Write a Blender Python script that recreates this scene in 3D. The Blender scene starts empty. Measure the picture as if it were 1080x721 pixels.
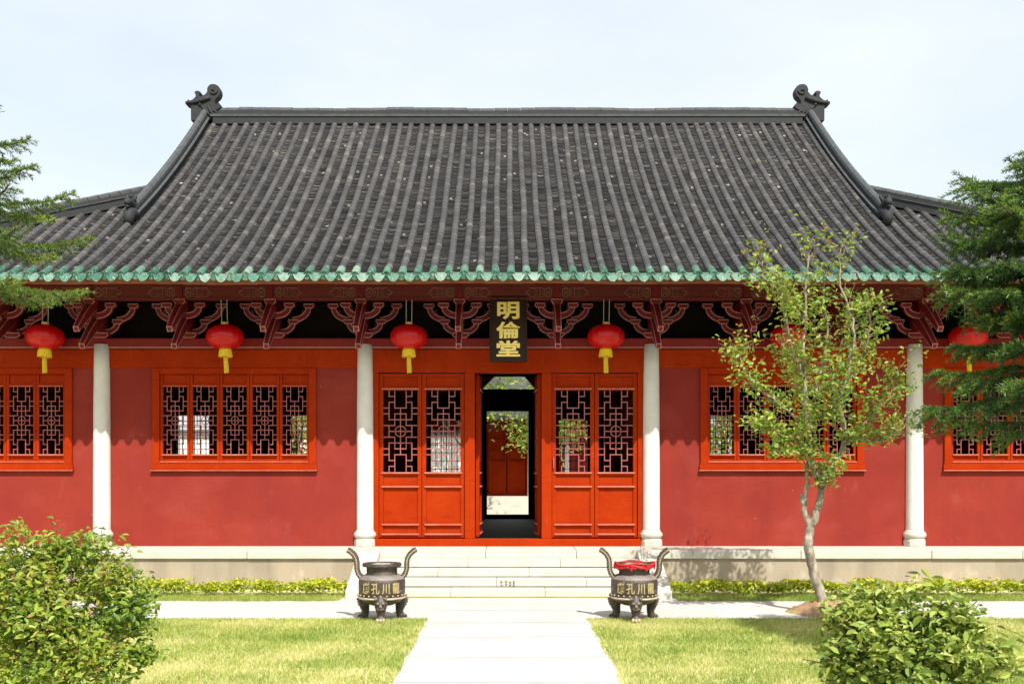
import bpy, math, random
import numpy as np
from mathutils import Vector, Matrix

S = bpy.context.scene
COL = S.collection
R = math.radians
random.seed(7)
rng = np.random.default_rng(11)

# ------------------------------------------------------------------ camera
EYE = 2.06
cd = bpy.data.cameras.new('camera'); cam = bpy.data.objects.new('camera', cd); COL.objects.link(cam)
cd.sensor_width = 36.0; cd.lens = 36.0 * 1060 / 1080
PITCH = 0.0
cam.location = (-0.044, 0, EYE); cam.rotation_euler = (R(90) + PITCH, 0, 0)
cd.shift_x = 6.5 / 1080
cd.shift_y = 136.5 / 1080
cd.clip_end = 2000; cd.clip_start = 0.1
S.camera = cam

# ------------------------------------------------------------------ sky and sun
SUN_AZ, SUN_EL = R(20), R(51)            # azimuth from -Y towards +X
w = bpy.data.worlds.new('World'); S.world = w; w.use_nodes = True
nt = w.node_tree; nt.nodes.clear()
sky = nt.nodes.new('ShaderNodeTexSky'); sky.sky_type = 'NISHITA'; sky.sun_disc = False
sky.sun_elevation = SUN_EL; sky.sun_rotation = math.pi - SUN_AZ
sky.air_density = 1.3; sky.dust_density = 4.0; sky.ozone_density = 1.5
bg = nt.nodes.new('ShaderNodeBackground'); bg.inputs[1].default_value = 0.135
wo = nt.nodes.new('ShaderNodeOutputWorld')
hz = nt.nodes.new('ShaderNodeMix'); hz.data_type = 'RGBA'; hz.inputs[0].default_value = 0.62     # thin bright haze over the clear-sky model
hz.inputs[7].default_value = (4.75, 4.95, 5.05, 1)
tcw = nt.nodes.new('ShaderNodeTexCoord'); mpw = nt.nodes.new('ShaderNodeMapping'); mpw.inputs['Scale'].default_value = (1, 1, 2.6)
nzw = nt.nodes.new('ShaderNodeTexNoise'); nzw.inputs['Scale'].default_value = 2.2; nzw.inputs['Detail'].default_value = 5
mrw = nt.nodes.new('ShaderNodeMapRange'); mrw.inputs[1].default_value = .35; mrw.inputs[2].default_value = .7; mrw.inputs[3].default_value = .56; mrw.inputs[4].default_value = .84
nt.links.new(tcw.outputs['Generated'], mpw.inputs[0]); nt.links.new(mpw.outputs[0], nzw.inputs['Vector']); nt.links.new(nzw.outputs[0], mrw.inputs[0]); nt.links.new(mrw.outputs[0], hz.inputs[0])
nt.links.new(sky.outputs[0], hz.inputs[6]); nt.links.new(hz.outputs[2], bg.inputs[0]); nt.links.new(bg.outputs[0], wo.inputs[0])
sl = bpy.data.lights.new('sun', 'SUN'); sun = bpy.data.objects.new('sun', sl); COL.objects.link(sun)
sl.energy = 4.2; sl.angle = R(0.5); sl.color = (1.0, 0.955, 0.88)
d = Vector((-math.sin(SUN_AZ) * math.cos(SUN_EL), math.cos(SUN_AZ) * math.cos(SUN_EL), -math.sin(SUN_EL)))
sun.rotation_euler = d.to_track_quat('-Z', 'Y').to_euler()
sun.location = (10, -20, 30)
S.view_settings.view_transform = 'Standard'; S.view_settings.look = 'None'
S.view_settings.exposure = 0.75; S.view_settings.gamma = 1; S.view_settings.use_curve_mapping = False

# ------------------------------------------------------------------ materials
def mat(name, col, rough=0.6, col2=None, scale=4.0, detail=6.0, bump=0.0, bscale=40.0, metal=0.0, spec=0.5,
        rnd=None, transl=0.0, stretch=None, coat=0.0, stains=None):
    """Principled with noise-mixed colours; rnd = list of (pos, colour) ramp driven by the 'rnd' face attribute."""
    m = bpy.data.materials.new(name); m.use_nodes = True
    n = m.node_tree; N = n.nodes; L = n.links; N.clear()
    out = N.new('ShaderNodeOutputMaterial'); p = N.new('ShaderNodeBsdfPrincipled')
    p.inputs['Roughness'].default_value = rough; p.inputs['Metallic'].default_value = metal
    p.inputs['Specular IOR Level'].default_value = spec
    if coat: p.inputs['Coat Weight'].default_value = coat; p.inputs['Coat Roughness'].default_value = 0.15
    tc = N.new('ShaderNodeTexCoord'); src = tc.outputs['Object']
    if stretch:
        mp = N.new('ShaderNodeMapping'); mp.inputs['Scale'].default_value = stretch
        L.new(src, mp.inputs[0]); src = mp.outputs[0]
    cur = None
    if rnd:
        at = N.new('ShaderNodeAttribute'); at.attribute_name = 'rnd'
        rp = N.new('ShaderNodeValToRGB'); el = rp.color_ramp.elements
        while len(el) < len(rnd): el.new(0.5)
        for e, (q, c) in zip(el, rnd): e.position = q; e.color = (*c, 1)
        L.new(at.outputs['Fac'], rp.inputs[0]); cur = rp.outputs[0]
    if col2 is not None:
        nz = N.new('ShaderNodeTexNoise'); nz.inputs['Scale'].default_value = scale; nz.inputs['Detail'].default_value = detail
        nz.inputs['Roughness'].default_value = 0.65
        L.new(src, nz.inputs['Vector'])
        mr = N.new('ShaderNodeMapRange'); mr.inputs[1].default_value = 0.35; mr.inputs[2].default_value = 0.68
        L.new(nz.outputs[0], mr.inputs[0])
        mx = N.new('ShaderNodeMix'); mx.data_type = 'RGBA'
        L.new(mr.outputs[0], mx.inputs[0])
        if cur is not None:
            mx.blend_type = 'MULTIPLY'; L.new(cur, mx.inputs[6]); mx.inputs[7].default_value = (*col2, 1)
        else:
            mx.inputs[6].default_value = (*col, 1); mx.inputs[7].default_value = (*col2, 1)
        cur = mx.outputs[2]
    if stains:
        for (sc, vec, lo, hi, c, amt) in stains:
            mp = N.new('ShaderNodeMapping'); mp.inputs['Scale'].default_value = vec; L.new(tc.outputs['Object'], mp.inputs[0])
            nz = N.new('ShaderNodeTexNoise'); nz.inputs['Scale'].default_value = sc; nz.inputs['Detail'].default_value = 7
            L.new(mp.outputs[0], nz.inputs['Vector'])
            mr = N.new('ShaderNodeMapRange'); mr.inputs[1].default_value = lo; mr.inputs[2].default_value = hi; mr.inputs[4].default_value = amt
            L.new(nz.outputs[0], mr.inputs[0])
            mx = N.new('ShaderNodeMix'); mx.data_type = 'RGBA'; L.new(mr.outputs[0], mx.inputs[0])
            if cur is None: mx.inputs[6].default_value = (*col, 1)
            else: L.new(cur, mx.inputs[6])
            mx.inputs[7].default_value = (*c, 1); cur = mx.outputs[2]
    if cur is None: p.inputs['Base Color'].default_value = (*col, 1)
    else: L.new(cur, p.inputs['Base Color'])
    if bump:
        bz = N.new('ShaderNodeTexNoise'); bz.inputs['Scale'].default_value = bscale; bz.inputs['Detail'].default_value = 5
        L.new(src, bz.inputs['Vector'])
        b = N.new('ShaderNodeBump'); b.inputs['Strength'].default_value = bump; b.inputs['Distance'].default_value = 0.02
        L.new(bz.outputs[0], b.inputs['Height']); L.new(b.outputs[0], p.inputs['Normal'])
    if transl:
        t = N.new('ShaderNodeBsdfTranslucent'); mxs = N.new('ShaderNodeMixShader'); mxs.inputs[0].default_value = transl
        if cur is None: t.inputs[0].default_value = (*col, 1)
        else: L.new(cur, t.inputs[0])
        L.new(p.outputs[0], mxs.inputs[1]); L.new(t.outputs[0], mxs.inputs[2]); L.new(mxs.outputs[0], out.inputs[0])
    else: L.new(p.outputs[0], out.inputs[0])
    return m

M = {}
M['plaster'] = mat('red_plaster', (.250, .031, .0195), .9, (.205, .0245, .016), 1.1, 8, .16, 60, spec=.15,
                   stains=[(1.6, (1.0, 1.0, .16), .50, .74, (.165, .020, .018), .55), (.8, (1, 1, 1.4), .54, .76, (.31, .055, .042), .55),
                           (3.2, (1, 1, .5), .62, .78, (.29, .062, .05), .5), (9, (1, 1, 1), .70, .76, (.46, .19, .15), .6), (1.1, (1, 1, .9), .498, .500, (.205, .023, .02), .25)])
M['wood'] = mat('vermilion_wood', (.335, .028, .0012), .6, (.28, .020, .0012), 2.2, 6, .12, 40, spec=.06,
                stains=[(3, (1, 1, 5), .58, .78, (.20, .012, .003), .7), (6, (3, 3, .5), .60, .76, (.36, .045, .010), .6), (22, (1, 1, 1), .70, .76, (.42, .13, .07), .55)])
M['platewood'] = mat('crimson_plate', (.20, .013, .010), .55, (.15, .010, .008), 3, 6, .08, 40, spec=.2)
M['moulding'] = mat('worn_pale_moulding', (.46, .15, .09), .5, (.38, .06, .03), 5, 6, .05, 40)
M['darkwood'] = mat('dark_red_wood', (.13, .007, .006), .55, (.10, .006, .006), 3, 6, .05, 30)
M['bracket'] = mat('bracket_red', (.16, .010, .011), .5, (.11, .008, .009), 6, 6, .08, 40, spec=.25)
M['edge'] = mat('pale_pink_edging', (.50, .22, .20), .5, (.34, .13, .12), 14, 5)
M['scroll'] = mat('faded_scroll_paint', (.30, .16, .12), .6, (.20, .09, .07), 9, 5)
M['lattice'] = mat('lattice_red', (.36, .085, .07), .45, (.29, .055, .045), 8, 5, spec=.7)
M['board'] = mat('shade_black', (.006, .005, .005), .9, (.010, .006, .005), 4, 5, spec=.1)  # near-black colour that paints unlit gaps and interiors as shade
M['column'] = mat('white_limewash', (.66, .65, .61), .8, (.58, .57, .53), 5, 7, .15, 50,
                  stains=[(3, (1, 1, .25), .52, .72, (.54, .52, .46), .6), (4, (1, 1, .4), .60, .78, (.42, .41, .37), .6), (18, (1, 1, 1), .70, .76, (.3, .28, .25), .6)])
M['stone'] = mat('pale_stone', (.52, .49, .42), .85, (.43, .41, .345), 3, 8, .2, 40,
                 stains=[(2.0, (1, 1, 3), .58, .75, (.40, .38, .32), .7)])
M['plinth'] = mat('tan_render', (.36, .30, .22), .9, (.31, .26, .19), 1.2, 8, .2, 40,
                  stains=[(2.2, (1, 1, .25), .48, .70, (.20, .17, .13), .8), (4, (1, 1, .6), .58, .74, (.46, .41, .32), .7), (1.2, (1, 1, .3), .55, .7, (.27, .22, .155), .7)])
M['path'] = mat('pale_concrete', (.48, .468, .435), .9, (.41, .40, .37), 1.0, 8, .15, 50,
                stains=[(1.6, (1, 1, 1), .60, .78, (.36, .35, .31), .75), (7, (1, 1, 1), .66, .74, (.33, .32, .28), .5)])
M['tile'] = mat('grey_tile', (.08, .08, .08), .75, (.62, .62, .64), .8, 8, .25, 60,
                rnd=[(0, (.040, .040, .042)), (.5, (.060, .058, .058)), (.85, (.082, .077, .074)), (1, (.115, .105, .094))])
M['pan'] = mat('grey_pan_tile', (.05, .05, .05), .85, (.66, .64, .62), .9, 8, .2, 60,
               rnd=[(0, (.020, .020, .021)), (.45, (.040, .038, .038)), (.80, (.074, .068, .062)), (.955, (.15, .135, .115)), (.97, (.26, .24, .21)), (1, (.36, .33, .29))])
M['ridge'] = mat('dark_ridge_tile', (.015, .017, .020), .75, (.010, .011, .013), 5, 7, .3, 40)
M['ridgetop'] = mat('lit_ridge_top', (.060, .067, .070), .8, (.034, .038, .040), 7, 7, .3, 40)  # paler than the ridge sides: the lit top put into the colour
M['glaze'] = mat('green_glaze', (.1, .3, .2), .45, (.42, .62, .52), 16, 6, .25, 30, spec=.12, stains=[(30, (1, 1, 1), .60, .70, (.42, .45, .40), .8)],
                 rnd=[(0, (.026, .075, .052)), (.5, (.058, .135, .098)), (.85, (.115, .205, .158)), (1, (.22, .29, .24))])
M['fascia'] = mat('weathered_orange_board', (.33, .12, .05), .8, (.22, .06, .03), 6, 7, .2, 40)
M['floor'] = mat('dark_floor_brick', (.035, .032, .03), .6, (.05, .045, .04), 3, 6)
M['lantern'] = mat('red_silk', (.55, .003, .004), .33, (.50, .002, .003), 3, 4, spec=.45, transl=.12)
M['gold'] = mat('gold_paper', (.72, .50, .05), .4, (.62, .40, .04), 8, 4, spec=.6)
M['fringe'] = mat('yellow_fringe', (.85, .66, .03), .7, (.72, .52, .02), 40, 3, transl=.2)
M['cord'] = mat('grey_cord', (.35, .35, .34), .6)
M['signboard'] = mat('dark_brown_lacquer', (.026, .013, .007), .5, (.034, .017, .009), 5, 5, spec=.15)
M['signgold'] = mat('gilded_lettering', (.95, .78, .24), .5, (.88, .66, .16), 12, 4)
M['bronze'] = mat('weathered_bronze', (.050, .040, .033), .5, (.105, .085, .068), 5, 7, .5, 60, metal=.45,
                  stains=[(14, (1, 1, 1), .60, .72, (.30, .26, .21), .6)])
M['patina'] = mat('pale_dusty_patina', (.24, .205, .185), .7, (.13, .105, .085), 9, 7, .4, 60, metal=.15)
M['bronze_text'] = mat('worn_gold_lettering', (.42, .34, .15), .65, (.26, .20, .09), 26, 5)
M['bronze_band'] = mat('worn_bronze_band', (.46, .38, .27), .55, (.34, .27, .18), 10, 5)
M['ash'] = mat('incense_ash', (.42, .40, .37), .95, (.3, .28, .26), 20, 6)
M['redcloth'] = mat('red_ribbon', (.55, .012, .015), .6, (.42, .01, .012), 8, 4, transl=.15)
M['ink'] = mat('black_ink', (.09, .085, .07), .8, (.2, .19, .16), 40, 4)
M['soil'] = mat('red_brown_soil', (.36, .20, .105), .95, (.22, .15, .08), 7, 8, 1.0, 25, stains=[(5, (1, 1, 1), .52, .62, (.30, .31, .09), .8)])
M['ground'] = mat('dry_ground', (.20, .20, .09), .95, (.26, .23, .13), .5, 8)
M['joint'] = mat('sandy_joint', (.36, .33, .26), .95, (.27, .25, .18), 6, 6)
M['court'] = mat('courtyard_paving', (.5, .48, .43), .9, (.42, .40, .36), .6, 7)
M['lawn'] = mat('lawn_soil', (.48, .47, .17), .95, (.58, .50, .29), 1.7, 9, .6, 60,
                stains=[(.9, (1, 1, 1), .50, .66, (.24, .30, .07), .8), (6, (1, 1, 1), .60, .72, (.46, .39, .24), .5)])
M['grass'] = mat('grass_blades', (.2, .25, .06), .7, (.72, .80, .62), .9, 6, rnd=[(0, (.17, .28, .03)), (.3, (.33, .40, .065)), (.6, (.50, .51, .15)), (1, (.68, .61, .32))], transl=.3)
M['whitewash'] = mat('whitewash', (.72, .71, .67), .9, (.66, .65, .61), 2, 7)
M['bark'] = mat('pale_bark', (.36, .31, .24), .9, (.15, .12, .085), 9, 8, .7, 35, stretch=(1, 1, .35),
                stains=[(5, (1, 1, .6), .56, .66, (.50, .45, .36), .7)])
M['darkbark'] = mat('brown_bark', (.10, .07, .05), .9, (.06, .045, .03), 9, 8, .6, 35)
M['leaf'] = mat('olive_leaf', (.1, .15, .03), .5, (.8, .85, .75), 2, 4, rnd=[(0, (.10, .19, .024)), (.45, (.23, .35, .045)), (.8, (.42, .49, .07)), (.96, (.54, .50, .10)), (1, (.50, .30, .07))], transl=.35)
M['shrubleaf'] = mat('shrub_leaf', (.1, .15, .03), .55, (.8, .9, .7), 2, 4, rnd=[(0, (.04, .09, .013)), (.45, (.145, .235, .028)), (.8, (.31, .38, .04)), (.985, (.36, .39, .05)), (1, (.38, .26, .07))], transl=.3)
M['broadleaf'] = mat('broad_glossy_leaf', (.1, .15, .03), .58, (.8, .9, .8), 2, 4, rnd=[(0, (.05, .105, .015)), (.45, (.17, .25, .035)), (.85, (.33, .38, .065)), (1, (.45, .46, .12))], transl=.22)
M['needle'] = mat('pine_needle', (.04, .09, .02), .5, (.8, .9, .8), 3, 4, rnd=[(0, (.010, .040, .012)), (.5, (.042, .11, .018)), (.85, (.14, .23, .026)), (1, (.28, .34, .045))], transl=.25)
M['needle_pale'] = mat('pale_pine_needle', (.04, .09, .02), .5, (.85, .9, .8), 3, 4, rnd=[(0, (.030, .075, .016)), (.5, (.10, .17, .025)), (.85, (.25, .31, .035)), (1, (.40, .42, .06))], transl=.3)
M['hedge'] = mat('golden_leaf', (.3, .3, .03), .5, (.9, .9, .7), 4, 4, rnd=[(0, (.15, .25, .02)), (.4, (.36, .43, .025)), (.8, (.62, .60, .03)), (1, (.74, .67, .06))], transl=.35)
M['twig'] = mat('twig', (.20, .15, .09), .9, (.12, .09, .055), 12, 5)

# ------------------------------------------------------------------ mesh helpers
class MB:
    def __init__(s): s.v = []; s.f = []; s.r = []; s.mi = []; s.cur = 0
    def add(s, vs, fs, r=None):
        o = len(s.v); s.v.extend(vs); s.f.extend([tuple(i + o for i in f) for f in fs])
        rr = random.random() if r is None else r
        s.r.extend([rr] * len(fs)); s.mi.extend([s.cur] * len(fs)); return s
    def join(s, e, mi=1):
        s.cur = mi; s.add(e.v, e.f); s.cur = 0; return s
    def box(s, x0, x1, y0, y1, z0, z1):
        x0, x1 = min(x0, x1), max(x0, x1); y0, y1 = min(y0, y1), max(y0, y1); z0, z1 = min(z0, z1), max(z0, z1)
        vs = [(x, y, z) for z in (z0, z1) for y in (y0, y1) for x in (x0, x1)]
        return s.add(vs, [(0, 2, 3, 1), (4, 5, 7, 6), (0, 1, 5, 4), (2, 6, 7, 3), (0, 4, 6, 2), (1, 3, 7, 5)])
    def prism(s, pts, a0, a1, axis='y'):
        """polygon pts extruded along an axis: y -> pts are (x,z); x -> pts are (y,z); z -> (x,y)"""
        n = len(pts)
        def P(p, a): return (p[0], a, p[1]) if axis == 'y' else ((a, p[0], p[1]) if axis == 'x' else (p[0], p[1], a))
        vs = [P(p, a0) for p in pts] + [P(p, a1) for p in pts]
        fs = [tuple(range(n))[::-1], tuple(range(n, 2 * n))] + [(i, (i + 1) % n, n + (i + 1) % n, n + i) for i in range(n)]
        return s.add(vs, fs)
    def beam(s, a, b, w, h, up=(0, 0, 1)):
        a = Vector(a); b = Vector(b); t = (b - a).normalized(); u = Vector(up); x = t.cross(u).normalized(); u = x.cross(t)
        vs = []
        for p in (a, b):
            for sx, su in ((-1, -1), (1, -1), (1, 1), (-1, 1)): vs.append(tuple(p + x * sx * w / 2 + u * su * h / 2))
        return s.add(vs, [(3, 2, 1, 0), (4, 5, 6, 7), (0, 1, 5, 4), (1, 2, 6, 5), (2, 3, 7, 6), (3, 0, 4, 7)])
    def tube(s, pts, rad, n=6, closed=False, flat=None):
        pts = [Vector(p) for p in pts]; k = len(pts)
        if not hasattr(rad, '__len__'): rad = [rad] * k
        vs = []; ref = None
        for i, p in enumerate(pts):
            a = pts[(i - 1) % k] if (closed or i > 0) else p
            b = pts[(i + 1) % k] if (closed or i < k - 1) else p
            t = (b - a); t = t.normalized() if t.length > 1e-9 else Vector((0, 0, 1))
            if ref is None: ref = Vector((0, 0, 1)) if abs(t.z) < .9 else Vector((1, 0, 0))
            x = t.cross(ref).normalized(); y = x.cross(t).normalized(); ref = y
            for j in range(n):
                q = 2 * math.pi * j / n
                vs.append(tuple(p + (x * math.cos(q) + y * math.sin(q)) * rad[i]))
        fs = []
        m = k if closed else k - 1
        for i in range(m):
            for j in range(n):
                fs.append((i * n + j, i * n + (j + 1) % n, ((i + 1) % k) * n + (j + 1) % n, ((i + 1) % k) * n + j))
        if not closed: fs += [tuple(range(n))[::-1], tuple(range((k - 1) * n, k * n))]
        return s.add(vs, fs)
    def lathe(s, prof, c=(0, 0, 0), n=28, cap=True):
        vs = []; k = len(prof)
        for (r, z) in prof:
            for j in range(n):
                q = 2 * math.pi * j / n; vs.append((c[0] + r * math.cos(q), c[1] + r * math.sin(q), c[2] + z))
        fs = [(i * n + j, i * n + (j + 1) % n, (i + 1) * n + (j + 1) % n, (i + 1) * n + j) for i in range(k - 1) for j in range(n)]
        if cap: fs += [tuple(range(n))[::-1], tuple(range((k - 1) * n, k * n))]
        return s.add(vs, fs)
    def build(s, name, m, parent=None, smooth=False, bevel=0.0, loc=None):
        me = bpy.data.meshes.new(name); me.from_pydata([tuple(v) for v in s.v], [], s.f)
        fin(me, m, s.r, smooth)
        if any(s.mi): me.polygons.foreach_set('material_index', s.mi); me.update()
        return link(name, me, parent, bevel, loc)

def fin(me, m, r=None, smooth=False):
    ms = m if isinstance(m, (list, tuple)) else [m]
    for x in ms: me.materials.append(x)
    if r is not None and len(r) == len(me.polygons):
        a = me.attributes.new('rnd', 'FLOAT', 'FACE'); a.data.foreach_set('value', np.asarray(r, dtype=np.float32))
    if smooth: me.polygons.foreach_set('use_smooth', np.ones(len(me.polygons), dtype=bool))
    me.update()

def link(name, me, parent=None, bevel=0.0, loc=None):
    o = bpy.data.objects.new(name, me); COL.objects.link(o)
    if parent is not None:
        o.parent = parent
    if loc is not None: o.location = loc
    if bevel:
        b = o.modifiers.new('bevel', 'BEVEL'); b.width = bevel; b.segments = 2; b.limit_method = 'ANGLE'; b.angle_limit = R(40)
    return o

def npmesh(name, verts, nper, m, rnd, parent=None, smooth=False):
    """verts: (F*nper,3) - independent polygons of nper corners each"""
    verts = np.asarray(verts, dtype=np.float32).reshape(-1, 3); F = len(verts) // nper
    me = bpy.data.meshes.new(name); me.vertices.add(len(verts)); me.vertices.foreach_set('co', verts.ravel())
    me.loops.add(F * nper); me.loops.foreach_set('vertex_index', np.arange(F * nper, dtype=np.int32))
    me.polygons.add(F); me.polygons.foreach_set('loop_start', np.arange(0, F * nper, nper, dtype=np.int32))
    me.update(calc_edges=True)
    fin(me, m, rnd, smooth)
    return link(name, me, parent)

def idxmesh(name, verts, faces, m, rnd, parent=None, smooth=False):
    me = bpy.data.meshes.new(name); faces = np.asarray(faces, dtype=np.int32)
    F, k = faces.shape
    me.vertices.add(len(verts)); me.vertices.foreach_set('co', np.asarray(verts, dtype=np.float32).ravel())
    me.loops.add(F * k); me.loops.foreach_set('vertex_index', faces.ravel())
    me.polygons.add(F); me.polygons.foreach_set('loop_start', np.arange(0, F * k, k, dtype=np.int32))
    me.update(calc_edges=True); fin(me, m, rnd, smooth)
    return link(name, me, parent)

def empty(name, loc, label=None, cat=None, group=None):
    o = bpy.data.objects.new(name, None); COL.objects.link(o); o.location = loc; o.empty_display_size = .2
    return tag(o, label, cat, group)
def tag(o, label=None, cat=None, group=None, kind=None):
    if label: o['label'] = label
    if cat: o['category'] = cat
    if group: o['group'] = group
    if kind: o['kind'] = kind
    return o
def copy_tree(o, parent=None, loc=None):
    c = o.copy(); COL.objects.link(c)
    if parent is not None: c.parent = parent
    if loc is not None: c.location = loc
    for ch in list(o.children): copy_tree(ch, c)
    return c

def text_mesh(body, size, depth, offset=0.0, vertical=False):
    cu = bpy.data.curves.new('lettering', 'FONT'); cu.body = body; cu.size = size; cu.extrude = depth; cu.offset = offset
    cu.align_x = 'CENTER'; cu.align_y = 'CENTER'; cu.resolution_u = 4
    if vertical: cu.space_line = 0.92
    t = bpy.data.objects.new('lettering', cu); COL.objects.link(t)
    dg = bpy.context.evaluated_depsgraph_get(); dg.update()
    me = bpy.data.meshes.new_from_object(t.evaluated_get(dg))
    bpy.data.objects.remove(t); return me

# ------------------------------------------------------------------ ground, lawn, paths
def sheet(name, x0, x1, y0, y1, z, m, div=1):
    b = MB(); nx = ny = div
    vs = [(x0 + (x1 - x0) * i / nx, y0 + (y1 - y0) * j / ny, z) for j in range(ny + 1) for i in range(nx + 1)]
    b.add(vs, [(j * (nx + 1) + i, j * (nx + 1) + i + 1, (j + 1) * (nx + 1) + i + 1, (j + 1) * (nx + 1) + i) for j in range(ny) for i in range(nx)])
    return b.build(name, m)
tag(sheet('ground', -900, 900, -600, 1200, -.012, M['ground']), 'dry grassy ground reaching to the horizon', 'ground', kind='structure')

YE, YW, YP, YR = 16.75, 18.7, 17.68, 24.04     # eave edge, wall face, plinth edge, ridge line
PL = 0.675                                      # plinth top
STRIP0, STRIP1 = 14.05, 15.95
def edge_noise(n, amp, seed):
    r = np.random.default_rng(seed); a = r.normal(0, 1, n)
    k = np.array([1, 2, 3, 2, 1]) / 9; return np.convolve(np.pad(a, 2, mode='edge'), k, 'valid') * amp * 2
joints = MB()
# central path with slightly ragged grass-eaten edges + cross path
b = MB(); ys = np.linspace(-6, 16.3, 180); el = edge_noise(180, .022, 1); er = edge_noise(180, .022, 2)
vs = []
for y, a, c in zip(ys, el, er):
    vs += [(-1.13 + (a if y < STRIP0 else 0), y, .010), (1.09 + (c if y < STRIP0 else 0), y, .010)]
b.add(vs, [(2 * i, 2 * i + 1, 2 * i + 3, 2 * i + 2) for i in range(179)])
jr = random.Random(8); yj = 8.6
while yj < 16:
    xs_ = np.linspace(-1.11, 1.07, 24)
    w_ = [(.007 + .006 * jr.random()) for _ in xs_]; o_ = [.012 * math.sin(2.1 * x + yj) for x in xs_]; vj = []
    for x, ww, oo in zip(xs_, w_, o_): vj += [(x, yj + oo - ww, .0125), (x, yj + oo + ww, .0125)]
    joints.add(vj, [(2 * i, 2 * i + 2, 2 * i + 3, 2 * i + 1) for i in range(23)]); yj += jr.uniform(1.15, 1.45)
pth = tag(b.build('path', M['path']), 'pale concrete path leading straight to the steps', 'path', kind='structure')
joints.build('path_joint', M['joint'], pth)
b = MB()
for sx in (-1, 1):
    xs = np.linspace(.95, 16, 200); e0 = edge_noise(200, .03, 5 + sx); e1 = edge_noise(200, .025, 9 + sx)
    vs = []
    for x, p, q in zip(xs, e0, e1): vs += [(sx * x, STRIP0 + p, .006), (sx * x, STRIP1 + (q if x > 2.8 else .3), .006)]
    fs = [(2 * i, 2 * i + 2, 2 * i + 3, 2 * i + 1) if sx > 0 else (2 * i, 2 * i + 1, 2 * i + 3, 2 * i + 2) for i in range(199)]
    b.add(vs, fs)
tag(b.build('pavement', M['path']), 'pale cross path running along the front of the hall', 'pavement', kind='structure')
tag(sheet('lawn', -18, 18, -6, 18, -.004, M['lawn']), 'sunny yellowing lawn on both sides of the path', 'lawn', kind='structure')

# grass blades
def grass(n, x0, x1, y0, y1, h, keep, seed):
    r = np.random.default_rng(seed)
    x = r.uniform(x0, x1, n); y = r.uniform(y0, y1, n)
    k = keep(x, y, r); x = x[k]; y = y[k]; n = len(x)
    hh = h * r.uniform(.45, 1.25, n); a = r.uniform(0, 2 * np.pi, n); wd = r.uniform(.003, .0065, n)
    lean = hh * r.uniform(.1, 1.1, n); la = r.uniform(0, 2 * np.pi, n)
    p0 = np.stack([x - np.cos(a) * wd, y - np.sin(a) * wd, np.full(n, -.004)], 1)
    p1 = np.stack([x + np.cos(a) * wd, y + np.sin(a) * wd, np.full(n, -.004)], 1)
    p2 = np.stack([x + np.cos(la) * lean, y + np.sin(la) * lean, hh], 1)
    # straw/green patchiness is a property of the turf
    pat = np.sin(x * 1.3 + 1.7 * np.sin(y * .9)) * np.sin(y * 1.9 + 1.3 * np.sin(x * 1.1)) + .6 * np.sin(x * 4.1 + y * 3.3) * np.sin(y * 5.2 - x * 2.7)
    rn = np.clip(.46 + .27 * pat + r.normal(0, .20, n), 0, 1)
    return np.stack([p0, p1, p2], 1).reshape(-1, 3), rn
def keep_lawn(x, y, r):
    e = np.where(x < 0, -1.13, 1.09)
    ok = (np.abs(x) > np.abs(e) - .03 + np.abs(r.normal(0, .05, len(x)))) & (y < STRIP0 + r.normal(0, .03, len(x)))
    return ok & (np.abs(x + .04) < y * .62 + .8)
va, ra = grass(300000, -9.4, 9.4, 8.8, 14.15, .045, keep_lawn, 3)
vb, rb = grass(50000, -9.6, 9.6, 15.93, 16.6, .06, lambda x, y, r: np.abs(x) > 2.7, 4)
tag(npmesh('grass', np.concatenate([va, vb]), 3, M['grass'], np.concatenate([ra, rb * .6])), 'short sun-dried grass of the lawn', 'grass', kind='stuff')

# ------------------------------------------------------------------ the hall
hall = empty('temple_hall', (0, YR, 0), 'long red temple hall with grey tiled roof and green eave tiles', 'hall')
HM = Matrix.Translation((0, -YR, 0))
def part(mb, name, m, parent=None, **k):
    """parts are written in world coordinates; roots sit at (0, YR, 0)"""
    if parent is None:
        mb.v = [(v[0], v[1] - YR, v[2]) for v in mb.v]; return mb.build(name, m, hall, **k)
    if parent is not hall: mb.v = [(v[0], v[1] - YR, v[2]) for v in mb.v]
    return mb.build(name, m, parent, **k)
def npart(o):                      # for numpy parts written in world coordinates
    o.data.transform(HM); return o

# plinth
b = MB()
b.box(-12.4, 12.4, YP + .05, YP + .30, -.05, PL - .152)
b.box(-12.4, 12.4, YP + .30, 30.6, -.05, PL - .152)
part(b, 'plinth', M['plinth'])
b = MB(); x = -12.45; k = 0
while x < 12.4:
    L_ = min([1.9, 2.3, 1.6, 2.05][k % 4], 12.45 - x); b.box(x + .003, x + L_ - .003, YP + random.uniform(-.006, .006), YW + .12, PL - .15, PL); x += L_; k += 1
part(b, 'coping_stone', M['stone'], bevel=.012)
b = MB(); b.box(-11.5, 11.5, YW + .125, 30.5, PL - .15, PL - .003); part(b, 'interior_floor', M['floor'])

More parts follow.
